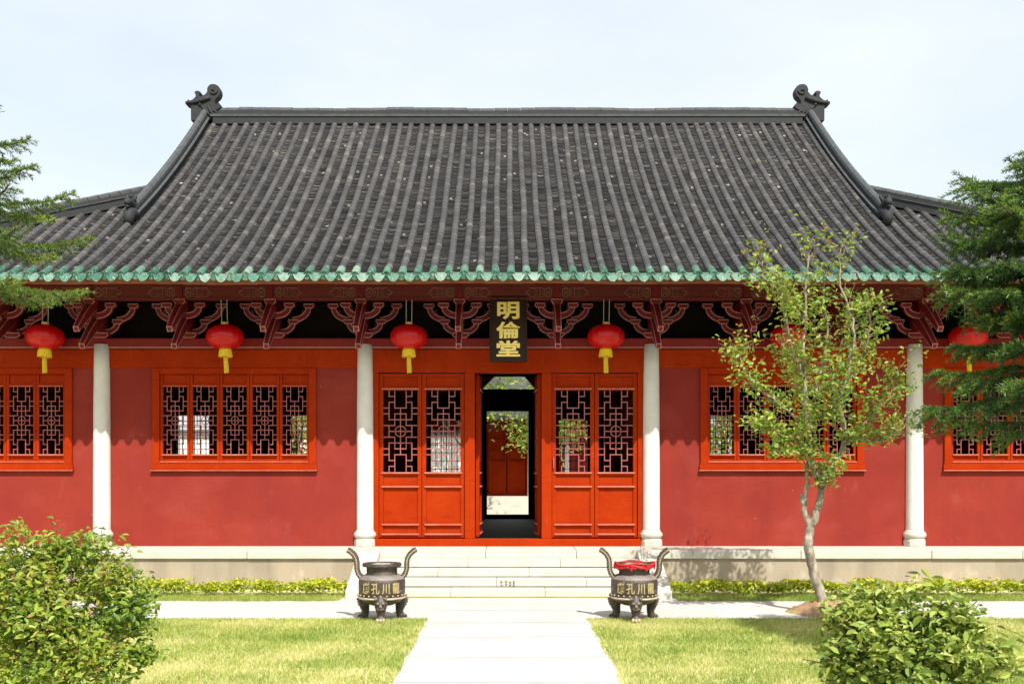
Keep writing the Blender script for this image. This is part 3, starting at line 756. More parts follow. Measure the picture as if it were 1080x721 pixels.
for sx in (-1, 1):
    pts = [(sx * (XG + .02), YE + u, float(zr(0, u)) + .03) for u in np.linspace(UM - .05, 2.55, 12)]
    o = ridge_run(pts, 'gable_ridge')
    # beast-shaped end stop
    y, z = YE + 2.5, float(zr(0, 2.5)); X = sx * (XG + .02); b = MB()
    b.tube([(X, y + .10, z + .12), (X, y - .02, z + .16), (X, y - .10, z + .12), (X, y - .14, z + .02), (X, y - .12, z - .10)], [.13, .135, .12, .10, .08], 10)
    b.tube([(X, y + .02, z + .22), (X, y - .06, z + .34), (X, y - .17, z + .34), (X, y - .25, z + .28)], [.09, .095, .075, .04], 10)
    b.tube([(X, y - .16, z + .26), (X, y - .24, z + .22)], [.05, .025], 8)
    for t in (-.06, .06): b.tube([(X + t, y - .03, z + .38), (X + t * 1.4, y + .02, z + .48), (X + t * 1.2, y + .08, z + .54)], [.035, .03, .012], 7)
    b.tube([(X, y + .06, z + .30), (X, y + .13, z + .40), (X, y + .10, z + .50)], [.05, .04, .015], 7)
    part(b, 'ridge_end_stop', M['ridge'], o, smooth=True)
    pts = [(sx * hipx(u), YE + u, float(zr(hipx(u), u)) + .03) for u in np.linspace(UH, .05, 12)]
    ridge_run(pts, 'hip_ridge', .20, .29)

# ------------------------------------------------------------------ stone steps
steps = empty('stone_steps', (0, 17, 0), 'five broad pale stone steps rising to the open doorway', 'steps')
def spart(b, name, m, **k):
    b.v = [(v[0], v[1] - 17, v[2]) for v in b.v]; return b.build(name, m, steps, **k)
RIS = PL / 5; TR = .295; TOP = YP - .012
for i in range(5):
    z1 = PL - RIS * i; y0 = TOP - TR * i - (.0 if i else 0)
    if i == 0: continue
    b = MB(); x = -2.25
    cuts = [[-2.25, -.7, .9, 2.25], [-2.25, -1.2, .35, 2.25], [-2.25, -.2, 1.3, 2.25], [-2.25, -.95, .6, 2.25]][i - 1]
    for a, c in zip(cuts, cuts[1:]):
        b.box(a + .0015, c - .0015, y0 + random.uniform(-.004, .004), y0 + TR - .006, z1 - RIS + .004, z1 - .0015 + random.uniform(-.003, .0))
    b.box(-2.24, 2.24, y0 + .05, TOP, -.02, z1 - RIS + .003)
    spart(b, 'step', M['stone'], bevel=.012)
for sx in (-1, 1):
    b = MB(); y1, y0 = TOP, TOP - 1.50
    b.prism([(y0, -.02), (y1, -.02), (y1, PL - .004), (y1 - .08, PL - .004), (y0, .13)], sx * 2.255, sx * 2.63, 'x')
    spart(b, 'side_ramp', M['stone'], bevel=.012)
b = MB(); rr = random.Random(4); yk = TOP - TR * 3 - .006; zk = PL - RIS * 3 - .03
for k in range(4):
    x0 = -.14 + k * .068; 
    for _ in range(4):
        zz = zk - rr.uniform(0, .075); b.box(x0 + rr.uniform(0, .02), x0 + rr.uniform(.035, .06), yk, yk + .004, zz - .007, zz)
    for _ in range(2):
        xx = x0 + rr.uniform(.005, .05); b.box(xx, xx + .007, yk - .001, yk + .004, zk - .08, zk - rr.uniform(0, .03))
spart(b, 'faded_ink_mark', M['ink'])

# ------------------------------------------------------------------ name board
nb = empty('name_board', (0, 18.02, 4.62), 'tall dark brown name board with three gilded characters above the door', 'sign')
tilt = R(-10)
def tl(v): return (v[0], v[1] * math.cos(tilt) - v[2] * math.sin(tilt), v[1] * math.sin(tilt) + v[2] * math.cos(tilt))
HW, HH = .325, .60
b = MB(); b.box(-HW, HW, 0, .05, -HH, HH); b.v = [tl(v) for v in b.v]; b.build('panel', M['signboard'], nb, bevel=.006)
b = MB()
for (x0, x1, z0, z1) in ((-HW - .012, -HW + .02, -HH, HH), (HW - .02, HW + .012, -HH, HH), (-HW + .021, HW - .021, HH - .03, HH + .012), (-HW + .021, HW - .021, -HH - .012, -HH + .03)):
    b.box(x0, x1, -.016, .055, z0, z1)
b.v = [tl(v) for v in b.v]; b.build('border', M['signboard'], nb, bevel=.008)
lt = MB()
for ch, (w_, z0, z1) in zip('明倫堂', ((.40, .17, .50), (.43, -.185, .13), (.42, -.52, -.225))):
    me = text_mesh(ch, .40, .006, .012)
    xs = [v.co.x for v in me.vertices]; zs = [v.co.y for v in me.vertices]
    x0, x1, y0, y1 = min(xs), max(xs), min(zs), max(zs)
    vs = [tl(((v.co.x - x0) / (x1 - x0) * w_ - w_ / 2, -.008 - v.co.z, z0 + (v.co.y - y0) / (y1 - y0) * (z1 - z0))) for v in me.vertices]
    lt.add(vs, [tuple(p.vertices) for p in me.polygons]); bpy.data.meshes.remove(me)
lt.build('lettering', M['signgold'], nb)
b = MB(); b.tube([(-.2, .05, .55), (-.2, .35, .62)], .012, 6); b.tube([(.2, .05, .55), (.2, .35, .62)], .012, 6);
b.build('hanger', M['signboard'], nb)

# ------------------------------------------------------------------ lanterns
def lantern_proto():
    o = empty('lantern', (0, 18, 4.4))
    b = MB(); n = 48; prof = []
    for k in range(15):
        a = -math.pi / 2 + math.pi * (.10 + .80 * k / 14); prof.append((.338 * math.cos(a) ** .80, .225 * math.sin(a)))
    vs = []
    for (r, z) in prof:
        for j in range(n): q = 2 * math.pi * j / n; rr_ = r * (1 - .028 * (j % 3 == 0)); vs.append((rr_ * math.cos(q), rr_ * math.sin(q), z))
    fs = [(i * n + j, i * n + (j + 1) % n, (i + 1) * n + (j + 1) % n, (i + 1) * n + j) for i in range(14) for j in range(n)]
    fs += [tuple(range(n))[::-1], tuple(range(14 * n, 15 * n))]
    b.add(vs, fs); b.build('globe', M['lantern'], o, smooth=True)
    b = MB(); b.lathe([(.07, .196), (.10, .199), (.066, .22), (.07, .262), (.04, .266)], n=20)
    for j in range(12):
        q = 2 * math.pi * j / 12; c, s = math.cos(q), math.sin(q); t = .035
        b.add([(.09 * c - t * s, .09 * s + t * c, .211), (.09 * c + t * s, .09 * s - t * c, .211), (.19 * c, .19 * s, .198)], [(0, 1, 2)])
    b.build('top_cap', M['gold'], o)
    b = MB()
    for j in range(12):
        q = 2 * math.pi * j / 12; c, s = math.cos(q), math.sin(q); t = .035
        b.add([(.09 * c - t * s, .09 * s + t * c, -.211), (.09 * c + t * s, .09 * s - t * c, -.211), (.20 * c, .20 * s, -.196)], [(2, 1, 0)])
    b.lathe([(.06, -.196), (.10, -.203), (.085, -.225)], n=20); b.build('bottom_cap', M['gold'], o)
    b = MB(); n = 40; pr_ = [(.10, -.215), (.112, -.24), (.128, -.352)]
    vs = []
    for (r, z) in pr_:
        for j in range(n): q = 2 * math.pi * j / n; r2 = r * (1 - .05 * (j % 2)); vs.append((r2 * math.cos(q), r2 * math.sin(q), z - (random.uniform(0, .022) if z < -.3 else 0)))
    b.add(vs, [(i * n + j, i * n + (j + 1) % n, (i + 1) * n + (j + 1) % n, (i + 1) * n + j) for i in range(2) for j in range(n)])
    b.build('fringe_collar', M['fringe'], o)
    b = MB(); b.tube([(0, 0, -.25), (.002, 0, -.42), (.006, 0, -.54), (.014, .004, -.63)], [.018, .026, .030, .028], 9)
    for k in range(7):
        q = k * .9; b.tube([(.026 * math.cos(q), .026 * math.sin(q), -.36), (.030 * math.cos(q) + .008, .030 * math.sin(q), -.54), (.030 * math.cos(q) + .014, .030 * math.sin(q), -.63 - random.uniform(0, .03))], .013, 5)
    b.build('tassel', M['fringe'], o)
    b = MB(); b.tube([(-.05, 0, .255), (-.052, 0, .678)], .008, 5); b.tube([(.05, 0, .255), (.052, 0, .678)], .008, 5); b.build('cord', M['cord'], o)
    return o
lan = lantern_proto()
spots = [(-1.80, 'red lantern hanging just left of the name board'), (1.77, 'red lantern hanging just right of the name board'),
         (-5.13, 'red lantern hanging above the left full window between two white columns'), (5.08, 'red lantern half hidden in the thin leafy tree crown'),
         (-8.39, 'leftmost red lantern, beyond the left outer white column'), (8.33, 'red lantern mostly hidden behind the right conifer')]
for i, (x, lab) in enumerate(spots):
    o = lan if i == 0 else copy_tree(lan)
    o.location = (x, 18.2, 4.495); o.rotation_euler = (random.uniform(-.012, .012), random.uniform(-.03, .03), random.uniform(-.12, .12))
    tag(o, lab, 'lantern', 'red lanterns under the eaves')

# ------------------------------------------------------------------ censers
def censer(x, y, rot, label):
    o = empty('incense_burner', (x, y, .012), label, 'incense burner', 'bronze incense burners beside the path'); o.rotation_euler.z = rot
    b = MB(); b.lathe([(.02, .185), (.16, .20), (.26, .245), (.308, .30), (.322, .36), (.325, .44), (.324, .53), (.318, .562)], n=40)
    body = b.build('bowl', M['bronze'], o, smooth=True)
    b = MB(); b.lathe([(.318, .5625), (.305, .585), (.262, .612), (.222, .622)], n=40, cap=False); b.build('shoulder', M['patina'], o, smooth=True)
    b = MB(); b.lathe([(.222, .6225), (.212, .64), (.215, .73)], n=40, cap=False); b.build('neck', M['bronze'], o, smooth=True)
    b = MB(); b.lathe([(.21, .728), (.265, .732), (.272, .748), (.268, .775), (.225, .778), (.215, .74), (.02, .735)], n=40, cap=False); b.build('rim', M['bronze'], o, smooth=False)
    b = MB(); b.lathe([(.213, .745), (.12, .765), (.01, .772)], n=24, cap=False); b.build('ash_bed', M['ash'], o, smooth=True)
    b = MB(); b.tube([(.318 * math.cos(q), .318 * math.sin(q), .305) for q in np.linspace(0, 2 * math.pi, 40, endpoint=False)], .016, 6, closed=True)
    for k in range(24):
        q = 2 * math.pi * k / 24; b.lathe([(.004, -.012), (.014, 0), (.004, .012)], (.326 * math.cos(q), .326 * math.sin(q), .345), 6)
    b.build('band', M['bronze_band'], o)
    for s in (-1, 1):
        cl = [(s * .285, .58), (s * .325, .63), (s * .345, .70), (s * .345, .78), (s * .355, .84), (s * .39, .90), (s * .44, .945), (s * .475, .965)]
        b = MB(); n = len(cl); vs = []
        for i, (px, pz) in enumerate(cl):
            a = Vector(cl[max(0, i - 1)]); c = Vector(cl[min(n - 1, i + 1)]); t = (c - a).normalized(); nn = Vector((t.y, -t.x)) * .036
            for (sg, yy) in ((-1, -.055), (1, -.055), (1, .055), (-1, .055)): vs.append((px + nn.x * sg, yy, pz + nn.y * sg))
        fs = [(3, 2, 1, 0), tuple(range(4 * n - 4, 4 * n))]
        for k in range(n - 1):
            for j in range(4): fs.append((k * 4 + j, k * 4 + (j + 1) % 4, k * 4 + 4 + (j + 1) % 4, k * 4 + 4 + j))
        b.add(vs, fs); h = b.build('handle', M['bronze'], o, bevel=.006)
        b = MB()
        for i in range(n - 1):
            for f in (0.0, .33, .66):
                px = cl[i][0] + (cl[i + 1][0] - cl[i][0]) * f; pz = cl[i][1] + (cl[i + 1][1] - cl[i][1]) * f
                b.box(px - .009, px + .009, -.064, -.052, pz - .007, pz + .007)
        b.build('handle_beading', M['bronze_band'], h)
    for k in range(3):
        q = R(-90) + k * 2 * math.pi / 3; c, s = math.cos(q), math.sin(q)
        P = lambda r, z, t=0: (r * c - t * s, r * s + t * c, z)
        b = MB(); b.tube([P(.20, .33), P(.265, .29), P(.295, .23), P(.29, .16), P(.272, .09), P(.285, .045), P(.30, .012)], [.06, .09, .092, .070, .052, .055, .062], 12)
        leg = b.build('leg', M['bronze'], o, smooth=True)
        b = MB()
        for t in (-.035, .035):
            b.lathe([(.002, -.02), (.02, -.01), (.022, .008), (.004, .022)], P(.378, .255, t), 8); b.lathe([(.002, -.02), (.024, 0), (.004, .03)], P(.345, .312, t * 1.8), 8)
        b.lathe([(.004, -.025), (.027, -.01), (.02, .015), (.004, .03)], P(.384, .215), 8)
        b.tube([P(.362, .185, -.045), P(.378, .172, 0), P(.362, .185, .045)], .012, 6)
        b.build('lion_face', M['patina'], leg, smooth=True)
        b = MB()
        for t in (-.035, 0, .035): b.tube([P(.30, .035, t), P(.345, .028, t * 1.15), P(.37, .010, t * 1.2)], [.022, .024, .014], 7)
        b.build('paw', M['bronze_band'] if k == 0 else M['bronze'], leg, smooth=True)
    me = text_mesh('廟 孔 川 龍', .135, .006, .003)
    xs = [v.co.x for v in me.vertices]; zs = [v.co.y for v in me.vertices]; cx, cz = (min(xs) + max(xs)) / 2, (min(zs) + max(zs)) / 2
    sc = .55 / (max(xs) - min(xs)); szz = .155 / (max(zs) - min(zs))
    for v in me.vertices:
        a = (v.co.x - cx) * sc / .325; rr_ = .325 + .004 + v.co.z * .9; v.co = (rr_ * math.sin(a), -rr_ * math.cos(a), .455 + (v.co.y - cz) * szz)
    me.materials.clear(); fin(me, M['bronze_text']); link('lettering', me, body)
    return o
censer(-1.77, 14.0, R(4), 'bronze tripod incense burner with bare dark rim, left of the path')
c2 = censer(1.745, 14.0, R(-3), 'bronze tripod incense burner with red ribbon round its neck')
b = MB()
qs = np.linspace(0, 2 * math.pi, 60, endpoint=False); rr = random.Random(3)
for ring in range(3):
    ph = rr.uniform(0, 6); b.tube([((.272 + .012 * math.sin(5 * q + ph)) * math.cos(q), (.272 + .012 * math.sin(5 * q + ph)) * math.sin(q), .775 - ring * .022 + .012 * math.sin(4 * q + ph)) for q in qs], .016, 6, closed=True)
for k in range(26):
    q = rr.uniform(0, 2 * math.pi); r_ = .285; L_ = rr.uniform(.03, .07); a = rr.uniform(-.2, .2)
    b.beam((r_ * math.cos(q), r_ * math.sin(q), .76), (r_ * math.cos(q + a), r_ * math.sin(q + a), .76 - L_), .03, .006, (math.cos(q), math.sin(q), 0))
o = b.build('red_ribbon', M['redcloth'], loc=(1.745, 14.0, .012)); tag(o, 'crumpled red ribbon wound round the neck of the right burner', 'ribbon')
for k, (dx, dy, h, lab) in enumerate(((.10, -.02, .24, 'tallest thin incense stick standing in the right burner'), (.14, .04, .20, 'middle thin incense stick standing in the right burner'), (.17, 0, .15, 'shortest thin incense stick standing in the right burner'))):
    b = MB(); b.tube([(0, 0, 0), (.012 * (k - 1), 0, h)], .004, 5); b.tube([(.012 * (k - 1), 0, h), (.0125 * (k - 1), 0, h * 1.15)], .006, 5)
    tag(b.build('incense_stick', M['twig'], loc=(1.745 + dx, 14.0 + dy, .765)), lab, 'incense stick', 'incense sticks in the right burner')

# ------------------------------------------------------------------ vegetation
def leaf_quads(c, size, r, up=.35, aspect=.42, normal_dir=None, fold=.18):
    """c (n,3) centres, size (n,) -> diamond-like leaves of 2 quads folded along the midrib (8 corners)"""
    n = len(c); ax = r.normal(0, 1, (n, 3)); ax[:, 2] *= .6; ax /= np.linalg.norm(ax, axis=1)[:, None]
    nr = r.normal(0, .55, (n, 3)); nr[:, 2] += up + .5
    if normal_dir is not None: nr += normal_dir
    nr -= (nr * ax).sum(1)[:, None] * ax; nr /= np.linalg.norm(nr, axis=1)[:, None] + 1e-9
    sd = np.cross(ax, nr); s = size[:, None]
    A = c - ax * s * .5; D = c + ax * s * .5 - nr * s * .10
    m1 = c - ax * s * .12; m2 = c + ax * s * .22
    w_ = s * aspect * .5; lift = nr * s * fold * .5
    L1 = m1 + sd * w_ + lift; L2 = m2 + sd * w_ * .8 + lift; R1 = m1 - sd * w_ + lift; R2 = m2 - sd * w_ * .8 + lift
    return np.stack([A, L1, L2, D, A, D, R2, R1], 1).reshape(-1, 3)
def leaves_obj(name, c, size, m, rn, parent, r, **k):
    o = npmesh(name, leaf_quads(c, size, r, **k), 4, m, np.repeat(rn, 2), parent); return o
def px(x, y, Y): return ((x - 533.5) * Y / 1060 - .044, Y, EYE + (497 - y) * Y / 1060)

def wiggle(pts, n, amp, r):
    """resample a polyline smoothly with small noise"""
    P = np.array(pts, float); t = np.linspace(0, len(P) - 1, n); out = []
    for q in t:
        i = min(int(q), len(P) - 2); f = q - i
        p0 = P[max(i - 1, 0)]; p1 = P[i]; p2 = P[i + 1]; p3 = P[min(i + 2, len(P) - 1)]
        out.append(.5 * ((2 * p1) + (-p0 + p2) * f + (2 * p0 - 5 * p1 + 4 * p2 - p3) * f * f + (-p0 + 3 * p1 - 3 * p2 + p3) * f ** 3))
    out = np.array(out); out[1:-1] += r.normal(0, amp, (n - 2, 3)); return out

# --- thin young tree before the right window
def young_tree():
    r = np.random.default_rng(21); YT = 14.6; base = px(868, 640, YT)
    o = empty('young_tree', (base[0], YT, 0), 'thin pale-barked young tree with sparse yellow-green leaves before right window', 'tree')
    org = np.array([base[0], YT, 0.0])
    def W(p): return np.array(px(p[0], p[1], YT + (p[2] if len(p) > 2 else 0)))
    stems = [([(870, 648), (866, 628), (858, 603), (853, 579), (853, 562), (856, 552)], .080, .064),
             ([(855, 556), (849, 540), (847, 522)], .05, .040),
             ([(856, 554), (862, 538), (866, 518), (861, 500), (856, 488), (852, 459), (850, 430), (849, 400), (847, 373), (850, 337), (850, 304), (853, 275), (851, 258)], .060, .008),
             ([(849, 535), (851, 505), (853, 470, .2), (858, 430, .4), (866, 390, .5), (872, 350, .6), (868, 315, .6), (872, 285, .5)], .036, .006),
             ([(866, 515), (877, 491), (888, 474), (890, 445), (884, 425), (893, 400), (899, 370), (900, 337), (888, 305), (885, 272), (888, 258)], .042, .006),
             ([(849, 400), (838, 375, -.2), (830, 342, -.3), (821, 309, -.4), (808, 292, -.4), (800, 268, -.4)], .022, .005),
             ([(850, 345), (838, 325, .2), (824, 312, .3), (806, 302, .3)], .014, .004),
             ([(852, 455), (832, 435, -.4), (808, 415, -.5), (788, 395, -.5), (779, 372, -.5)], .020, .004),
             ([(856, 470), (835, 462, -.5), (815, 455, -.7), (800, 450, -.8)], .014, .004),
             ([(888, 474), (905, 455, -.2), (922, 435, -.3), (938, 418, -.3), (944, 395, -.3)], .020, .004),
             ([(893, 405), (905, 385, .3), (915, 360, .4), (917, 335, .4), (912, 318, .3)], .014, .004),
             ([(890, 460), (915, 465, .3), (935, 462, .4), (950, 452, .4)], .012, .004),
             ([(853, 440), (870, 440, -.6), (880, 420, -.8), (876, 395, -.8)], .014, .004),
             ([(850, 430), (840, 405, .6), (833, 385, .8), (828, 360, .8)], .014, .004),
             ([(864, 520), (870, 505, -.2), (872, 492, -.3)], .008, .004), ([(851, 480), (838, 478, -.4), (826, 478, -.5)], .01, .004)]
    b = MB(); LP = []; tips = []
    for si, (pts, r0, r1) in enumerate(stems):
        P = wiggle([W(p) for p in pts], max(8, 4 * len(pts)), .012 if r0 < .06 else .006, r)
        n = len(P); b.tube([tuple(q - org) for q in P], list(np.linspace(r0, r1, n)), 8 if r0 > .03 else 6)
        if si in (0, 1): continue
        for k in range(int(n * .35) if si in (2, 3, 4) else 2, n):
            for _ in range(2 if si in (2, 3, 4) else 3):
                tips.append((P[k], P[min(k + 1, n - 1)] - P[k - 1]))
    tw = MB()
    for (p, t) in tips:
        dr = r.normal(0, 1, 3); dr[2] = abs(dr[2]) * .5 + .1; dr = dr / np.linalg.norm(dr) + .5 * t / (np.linalg.norm(t) + 1e-6); L = r.uniform(.12, .42)
        q = p + dr * L * .5 + r.normal(0, .02, 3); e = p + dr * L + r.normal(0, .03, 3) + np.array([0, 0, -.03])
        if r.random() < .8: tw.tube([tuple(p - org), tuple(q - org), tuple(e - org)], [.006, .004, .002], 4)
        m = int(r.integers(6, 18))
        for _ in range(m):
            f = r.uniform(.25, 1.05); LP.append(p + dr * L * f + r.normal(0, .055, 3))
    LP = np.array(LP); keep = r.random(len(LP)) < np.where(LP[:, 2] > 4.7, .45, .95); LP = LP[keep]
    qx = 533.5 + (LP[:, 0] + .044) * 1060 / LP[:, 1]; qy = 497 - (LP[:, 2] - EYE) * 1060 / LP[:, 1]      # a sparse patch in the crown
    LP = LP[~((np.hypot((qx - 827) / 19, (qy - 352) / 14) < 1) & (r.random(len(LP)) < .8))]
    b.build('trunk', M['bark'], o, smooth=True); tw.build('twigs', M['twig'], o)
    n = len(LP)
    rn = np.clip(r.normal(.48, .25, n) + .10 * (LP[:, 0] < 4.3), 0, 1)
    leaves_obj('crown', LP - org, r.uniform(.045, .105, n), M['leaf'], rn, o, r, aspect=.5)
young_tree()
# soil mound at its foot
b = MB(); bx, by = px(870, 640, 14.6)[:2]; nr, na = 14, 44; vs = []; r = np.random.default_rng(5)
jit = edge_noise(na, .09, 12)
for i in range(nr):
    f = i / (nr - 1)
    for j in range(na):
        q = 2 * math.pi * j / na; rad = (.62 + .9 * jit[j]) * f
        vs.append((bx + .06 + rad * math.cos(q), by - .08 + rad * .95 * math.sin(q), .19 * (1 - f * f) ** 1.3 + r.normal(0, .016) * (f < .98) + (-.02 if f == 1 else .0)))
b.add(vs, [(i * na + j, (i + 1) * na + j, (i + 1) * na + (j + 1) % na, i * na + (j + 1) % na) for i in range(nr - 1) for j in range(na)])
tag(b.build('soil_mound', M['soil'], smooth=True), 'reddish earth heaped round the young tree', 'soil', kind='structure')

# --- shrubs in the foreground
def shrub(name, c, rad, n, size, m, label, seed, stems=26, sprigs=(), asp=.45, rbase=.45, extra=()):
    r = np.random.default_rng(seed); o = empty(name, (c[0], c[1], 0), label, 'shrub'); org = np.array([c[0], c[1], 0.])
    C = np.array(c); Rd = np.array(rad); b = MB(); LP = []; rn = []
    lobes = []
    for _ in range(44):
        d_ = r.normal(0, 1, 3); d_[2] = abs(d_[2]) * 1.25 - .55; d_ /= np.linalg.norm(d_); lobes.append((C + d_ * Rd * r.uniform(.35, .98), r.uniform(.18, .36) * rad[0] * 1.1))
    for (ex, ey, eY, er) in extra: lobes.append((np.array(px(ex, ey, eY)), er))
    for _ in range(stems):
        L_, s_ = lobes[int(r.integers(len(lobes)))]; a = np.array([c[0] + r.normal(0, .08), c[1] + r.normal(0, .08), 0]); e = L_ + r.normal(0, s_ * .5, 3)
        mid = (a + e) / 2 + r.normal(0, .07, 3); mid[2] += .1; P = wiggle([a, mid, e], 8, .012, r)
        b.tube([tuple(q - org) for q in P], list(np.linspace(.014, .004, 8)), 5)
    for (sx, sy, sY, n_) in sprigs:
        e = np.array(px(sx, sy, sY)); a = C + (e - C) * .45; P = wiggle([a, (a + e) / 2 + np.array([0, 0, -.03]), e], 8, .01, r)
        b.tube([tuple(q - org) for q in P], list(np.linspace(.007, .002, 8)), 4)
        for _ in range(n_): LP.append(P[int(r.integers(2, 8))] + r.normal(0, .035, 3)); rn.append(r.normal(rbase + .1, .2))
    for (L_, s_) in lobes:
        k = int(n / len(lobes)); d_ = r.normal(0, 1, (k, 3)); d_ /= np.linalg.norm(d_, axis=1)[:, None]
        q = L_ + d_ * s_ * (r.random(k) ** .45)[:, None] * np.array([1, 1, .85]); q = q[q[:, 2] > .03]
        tone = r.normal(0, .10)
        for p in q: LP.append(p); rn.append(r.normal(rbase + tone + .22 * (p[2] - C[2]) / rad[2], .20))  # bright crown top and darker base of the shrub put into leaf colour
    LP = np.array(LP); rn = np.clip(np.array(rn), 0, 1)
    b.build('stems', M['twig'], o)
    nd = (LP - C) / Rd * .5
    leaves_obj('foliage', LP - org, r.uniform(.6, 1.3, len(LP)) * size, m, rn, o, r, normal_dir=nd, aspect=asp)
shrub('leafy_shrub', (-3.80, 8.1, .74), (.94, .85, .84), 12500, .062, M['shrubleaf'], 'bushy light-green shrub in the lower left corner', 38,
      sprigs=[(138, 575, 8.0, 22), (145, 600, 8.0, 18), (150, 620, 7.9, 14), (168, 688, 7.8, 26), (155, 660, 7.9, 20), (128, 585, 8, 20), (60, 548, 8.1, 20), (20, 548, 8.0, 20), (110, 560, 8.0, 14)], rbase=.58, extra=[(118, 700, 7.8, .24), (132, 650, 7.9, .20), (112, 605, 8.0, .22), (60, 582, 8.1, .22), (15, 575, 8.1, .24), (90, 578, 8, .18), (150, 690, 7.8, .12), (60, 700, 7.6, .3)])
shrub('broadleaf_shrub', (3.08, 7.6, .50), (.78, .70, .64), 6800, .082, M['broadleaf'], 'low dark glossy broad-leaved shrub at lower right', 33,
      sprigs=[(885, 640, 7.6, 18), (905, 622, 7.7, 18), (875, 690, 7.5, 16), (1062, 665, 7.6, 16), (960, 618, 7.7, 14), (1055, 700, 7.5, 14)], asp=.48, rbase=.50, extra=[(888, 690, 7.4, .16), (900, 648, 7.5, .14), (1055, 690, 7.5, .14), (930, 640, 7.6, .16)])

# --- Norfolk-type conifers
def conifer(name, x, y, H, branches, m, label, seed, lat):
    """branches: (z, azimuth, length, rise)"""
    r = np.random.default_rng(seed); o = empty(name, (x, y, 0), label, 'conifer')
    b = MB(); b.tube([(r.normal(0, .008), r.normal(0, .008), z) for z in np.linspace(0, H, 14)], list(np.linspace(.105, .012, 14)), 9)
    V = []; rn = []; bb = MB()
    for (z, az, L, rise) in branches:
        n = 12; t = np.linspace(0, 1, n); dirv = np.array([math.cos(az), math.sin(az), 0]); sd = np.array([-math.sin(az), math.cos(az), 0])
        sw = r.normal(0, .05)
        ax = np.array([0, 0, z]) + np.outer(t * L, dirv) + np.outer(np.sin(t * 3) * sw * L, sd)
        ax[:, 2] += L * (rise * t - .30 * t * t + .24 * t ** 4)
        bb.tube([tuple(p) for p in ax], list(np.linspace(.022, .006, n)), 5)
        nb_ = max(8, int(L / .050)); tone = r.normal(0, .10)
        segs = [(ax, 1.0)]
        for k in range(nb_):
            f = .12 + .86 * (k + r.uniform(-.2, .2)) / nb_; i = min(int(f * (n - 1)), n - 2); g = f * (n - 1) - i; p = ax[i] * (1 - g) + ax[i + 1] * g
            tg = ax[i + 1] - ax[i]; tg /= np.linalg.norm(tg)
            for s in (-1, 1):
                l_ = lat * (.13 + .30 * math.sin(math.pi * min(1, f * .80 + .12)) ** .9) * min(1, L / 1.0) * r.uniform(.8, 1.2)
                dd = tg * r.uniform(.55, .9) + s * sd * r.uniform(.6, 1.0); dd /= np.linalg.norm(dd); tt = np.linspace(0, 1, 5)
                br_ = p + np.outer(tt * l_, dd); br_[:, 2] += l_ * (r.uniform(-.15, .35) * tt - .42 * tt * tt)
                segs.append((br_, .85))
        for (P, kk) in segs:
            ln = np.linalg.norm(P[-1] - P[0]); m_ = max(12, int(ln * 230)); q = r.random(m_) * (len(P) - 1.001); i = q.astype(int); g = (q - i)[:, None]
            c = P[i] * (1 - g) + P[i + 1] * g; tg = P[i + 1] - P[i]; tg /= np.linalg.norm(tg, axis=1)[:, None]
            rd = r.normal(0, 1, (m_, 3)); rd -= (rd * tg).sum(1)[:, None] * tg; rd /= np.linalg.norm(rd, axis=1)[:, None]
            dv = tg * .75 + rd * .8; dv[:, 2] += .12; dv /= np.linalg.norm(dv, axis=1)[:, None]
            nl = r.uniform(.028, .052, m_)[:, None]; wv = np.cross(dv, r.normal(0, 1, (m_, 3))); wv /= np.linalg.norm(wv, axis=1)[:, None]; wv *= .0042
            V.append(np.stack([c - wv, c + wv, c + dv * nl + wv * .4, c + dv * nl - wv * .4], 1).reshape(-1, 3))
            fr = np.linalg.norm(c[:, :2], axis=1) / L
            rn.append(np.clip(.18 + tone + .45 * fr + .9 * rd[:, 2] * .25 + r.normal(0, .14, m_), 0, 1))  # upper and outer needles paler: sunlit tips put into the colour
    tr_ = b.build('trunk', M['darkbark'], o, smooth=True); bb.build('branches', M['darkbark'], o)
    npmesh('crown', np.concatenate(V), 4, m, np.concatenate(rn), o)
r = np.random.default_rng(2); YC = 10.0; sc = YC / 1060
xt = px(1097, 0, YC)[0]; br = []
lev = [(196, 62), (212, 84), (230, 92), (256, 98), (284, 104), (312, 100), (340, 66), (368, 100), (396, 116), (420, 114), (446, 96)]
for li, (yy, Lp) in enumerate(lev):
    z = EYE + (497 - yy) * sc; L = Lp * sc; n = 9 if 1 < li < 7 else 6 if li < 9 else 4
    off = r.uniform(-.25, .25)
    for k in range(n):
        az = math.pi + off + 2 * math.pi * k / n
        br.append((z + r.normal(0, .05), az, L * r.uniform(.85, 1.06) * (1.0 if k == 0 else .97), (.34 if li == 0 else .34 if li == 1 else .30 if li < 4 else .14 if li < 8 else .02) + r.normal(0, .06)))
br.append((EYE + (497 - 190) * sc, math.pi * .9, .30, .9)); br.append((EYE + (497 - 190) * sc, math.pi * 1.4, .26, 1.1))
conifer('conifer', xt, YC, EYE + (497 - 172) * sc, br, M['needle'], 'dark green conifer with drooping tiered branches at right edge', 41, .9)
r = np.random.default_rng(8); YC = 11.5; sc = YC / 1060; xt = px(-48, 0, YC)[0]; br = []
lev = [(90, 30, .4), (126, 50, .34), (158, 78, .24), (186, 82, .22), (222, 128, .24), (258, 142, .14), (294, 134, .03)]
for li, (yy, Lp, rise) in enumerate(lev):
    z = EYE + (497 - yy) * sc; L = Lp * sc
    for k in range(6):
        az = r.uniform(-.14, .14) + 2 * math.pi * k / 6
        br.append((z + r.normal(0, .03), az, L * (1 if k == 0 else r.uniform(.75, .95)), rise + r.normal(0, .03)))
    if li >= 4: br.append((z - .08, R(-34), L * .82, rise)); 
conifer('conifer', xt, YC, EYE + (497 - 30) * sc, br, M['needle_pale'], 'yellow-green conifer with feathery branches at left edge', 43, .55)

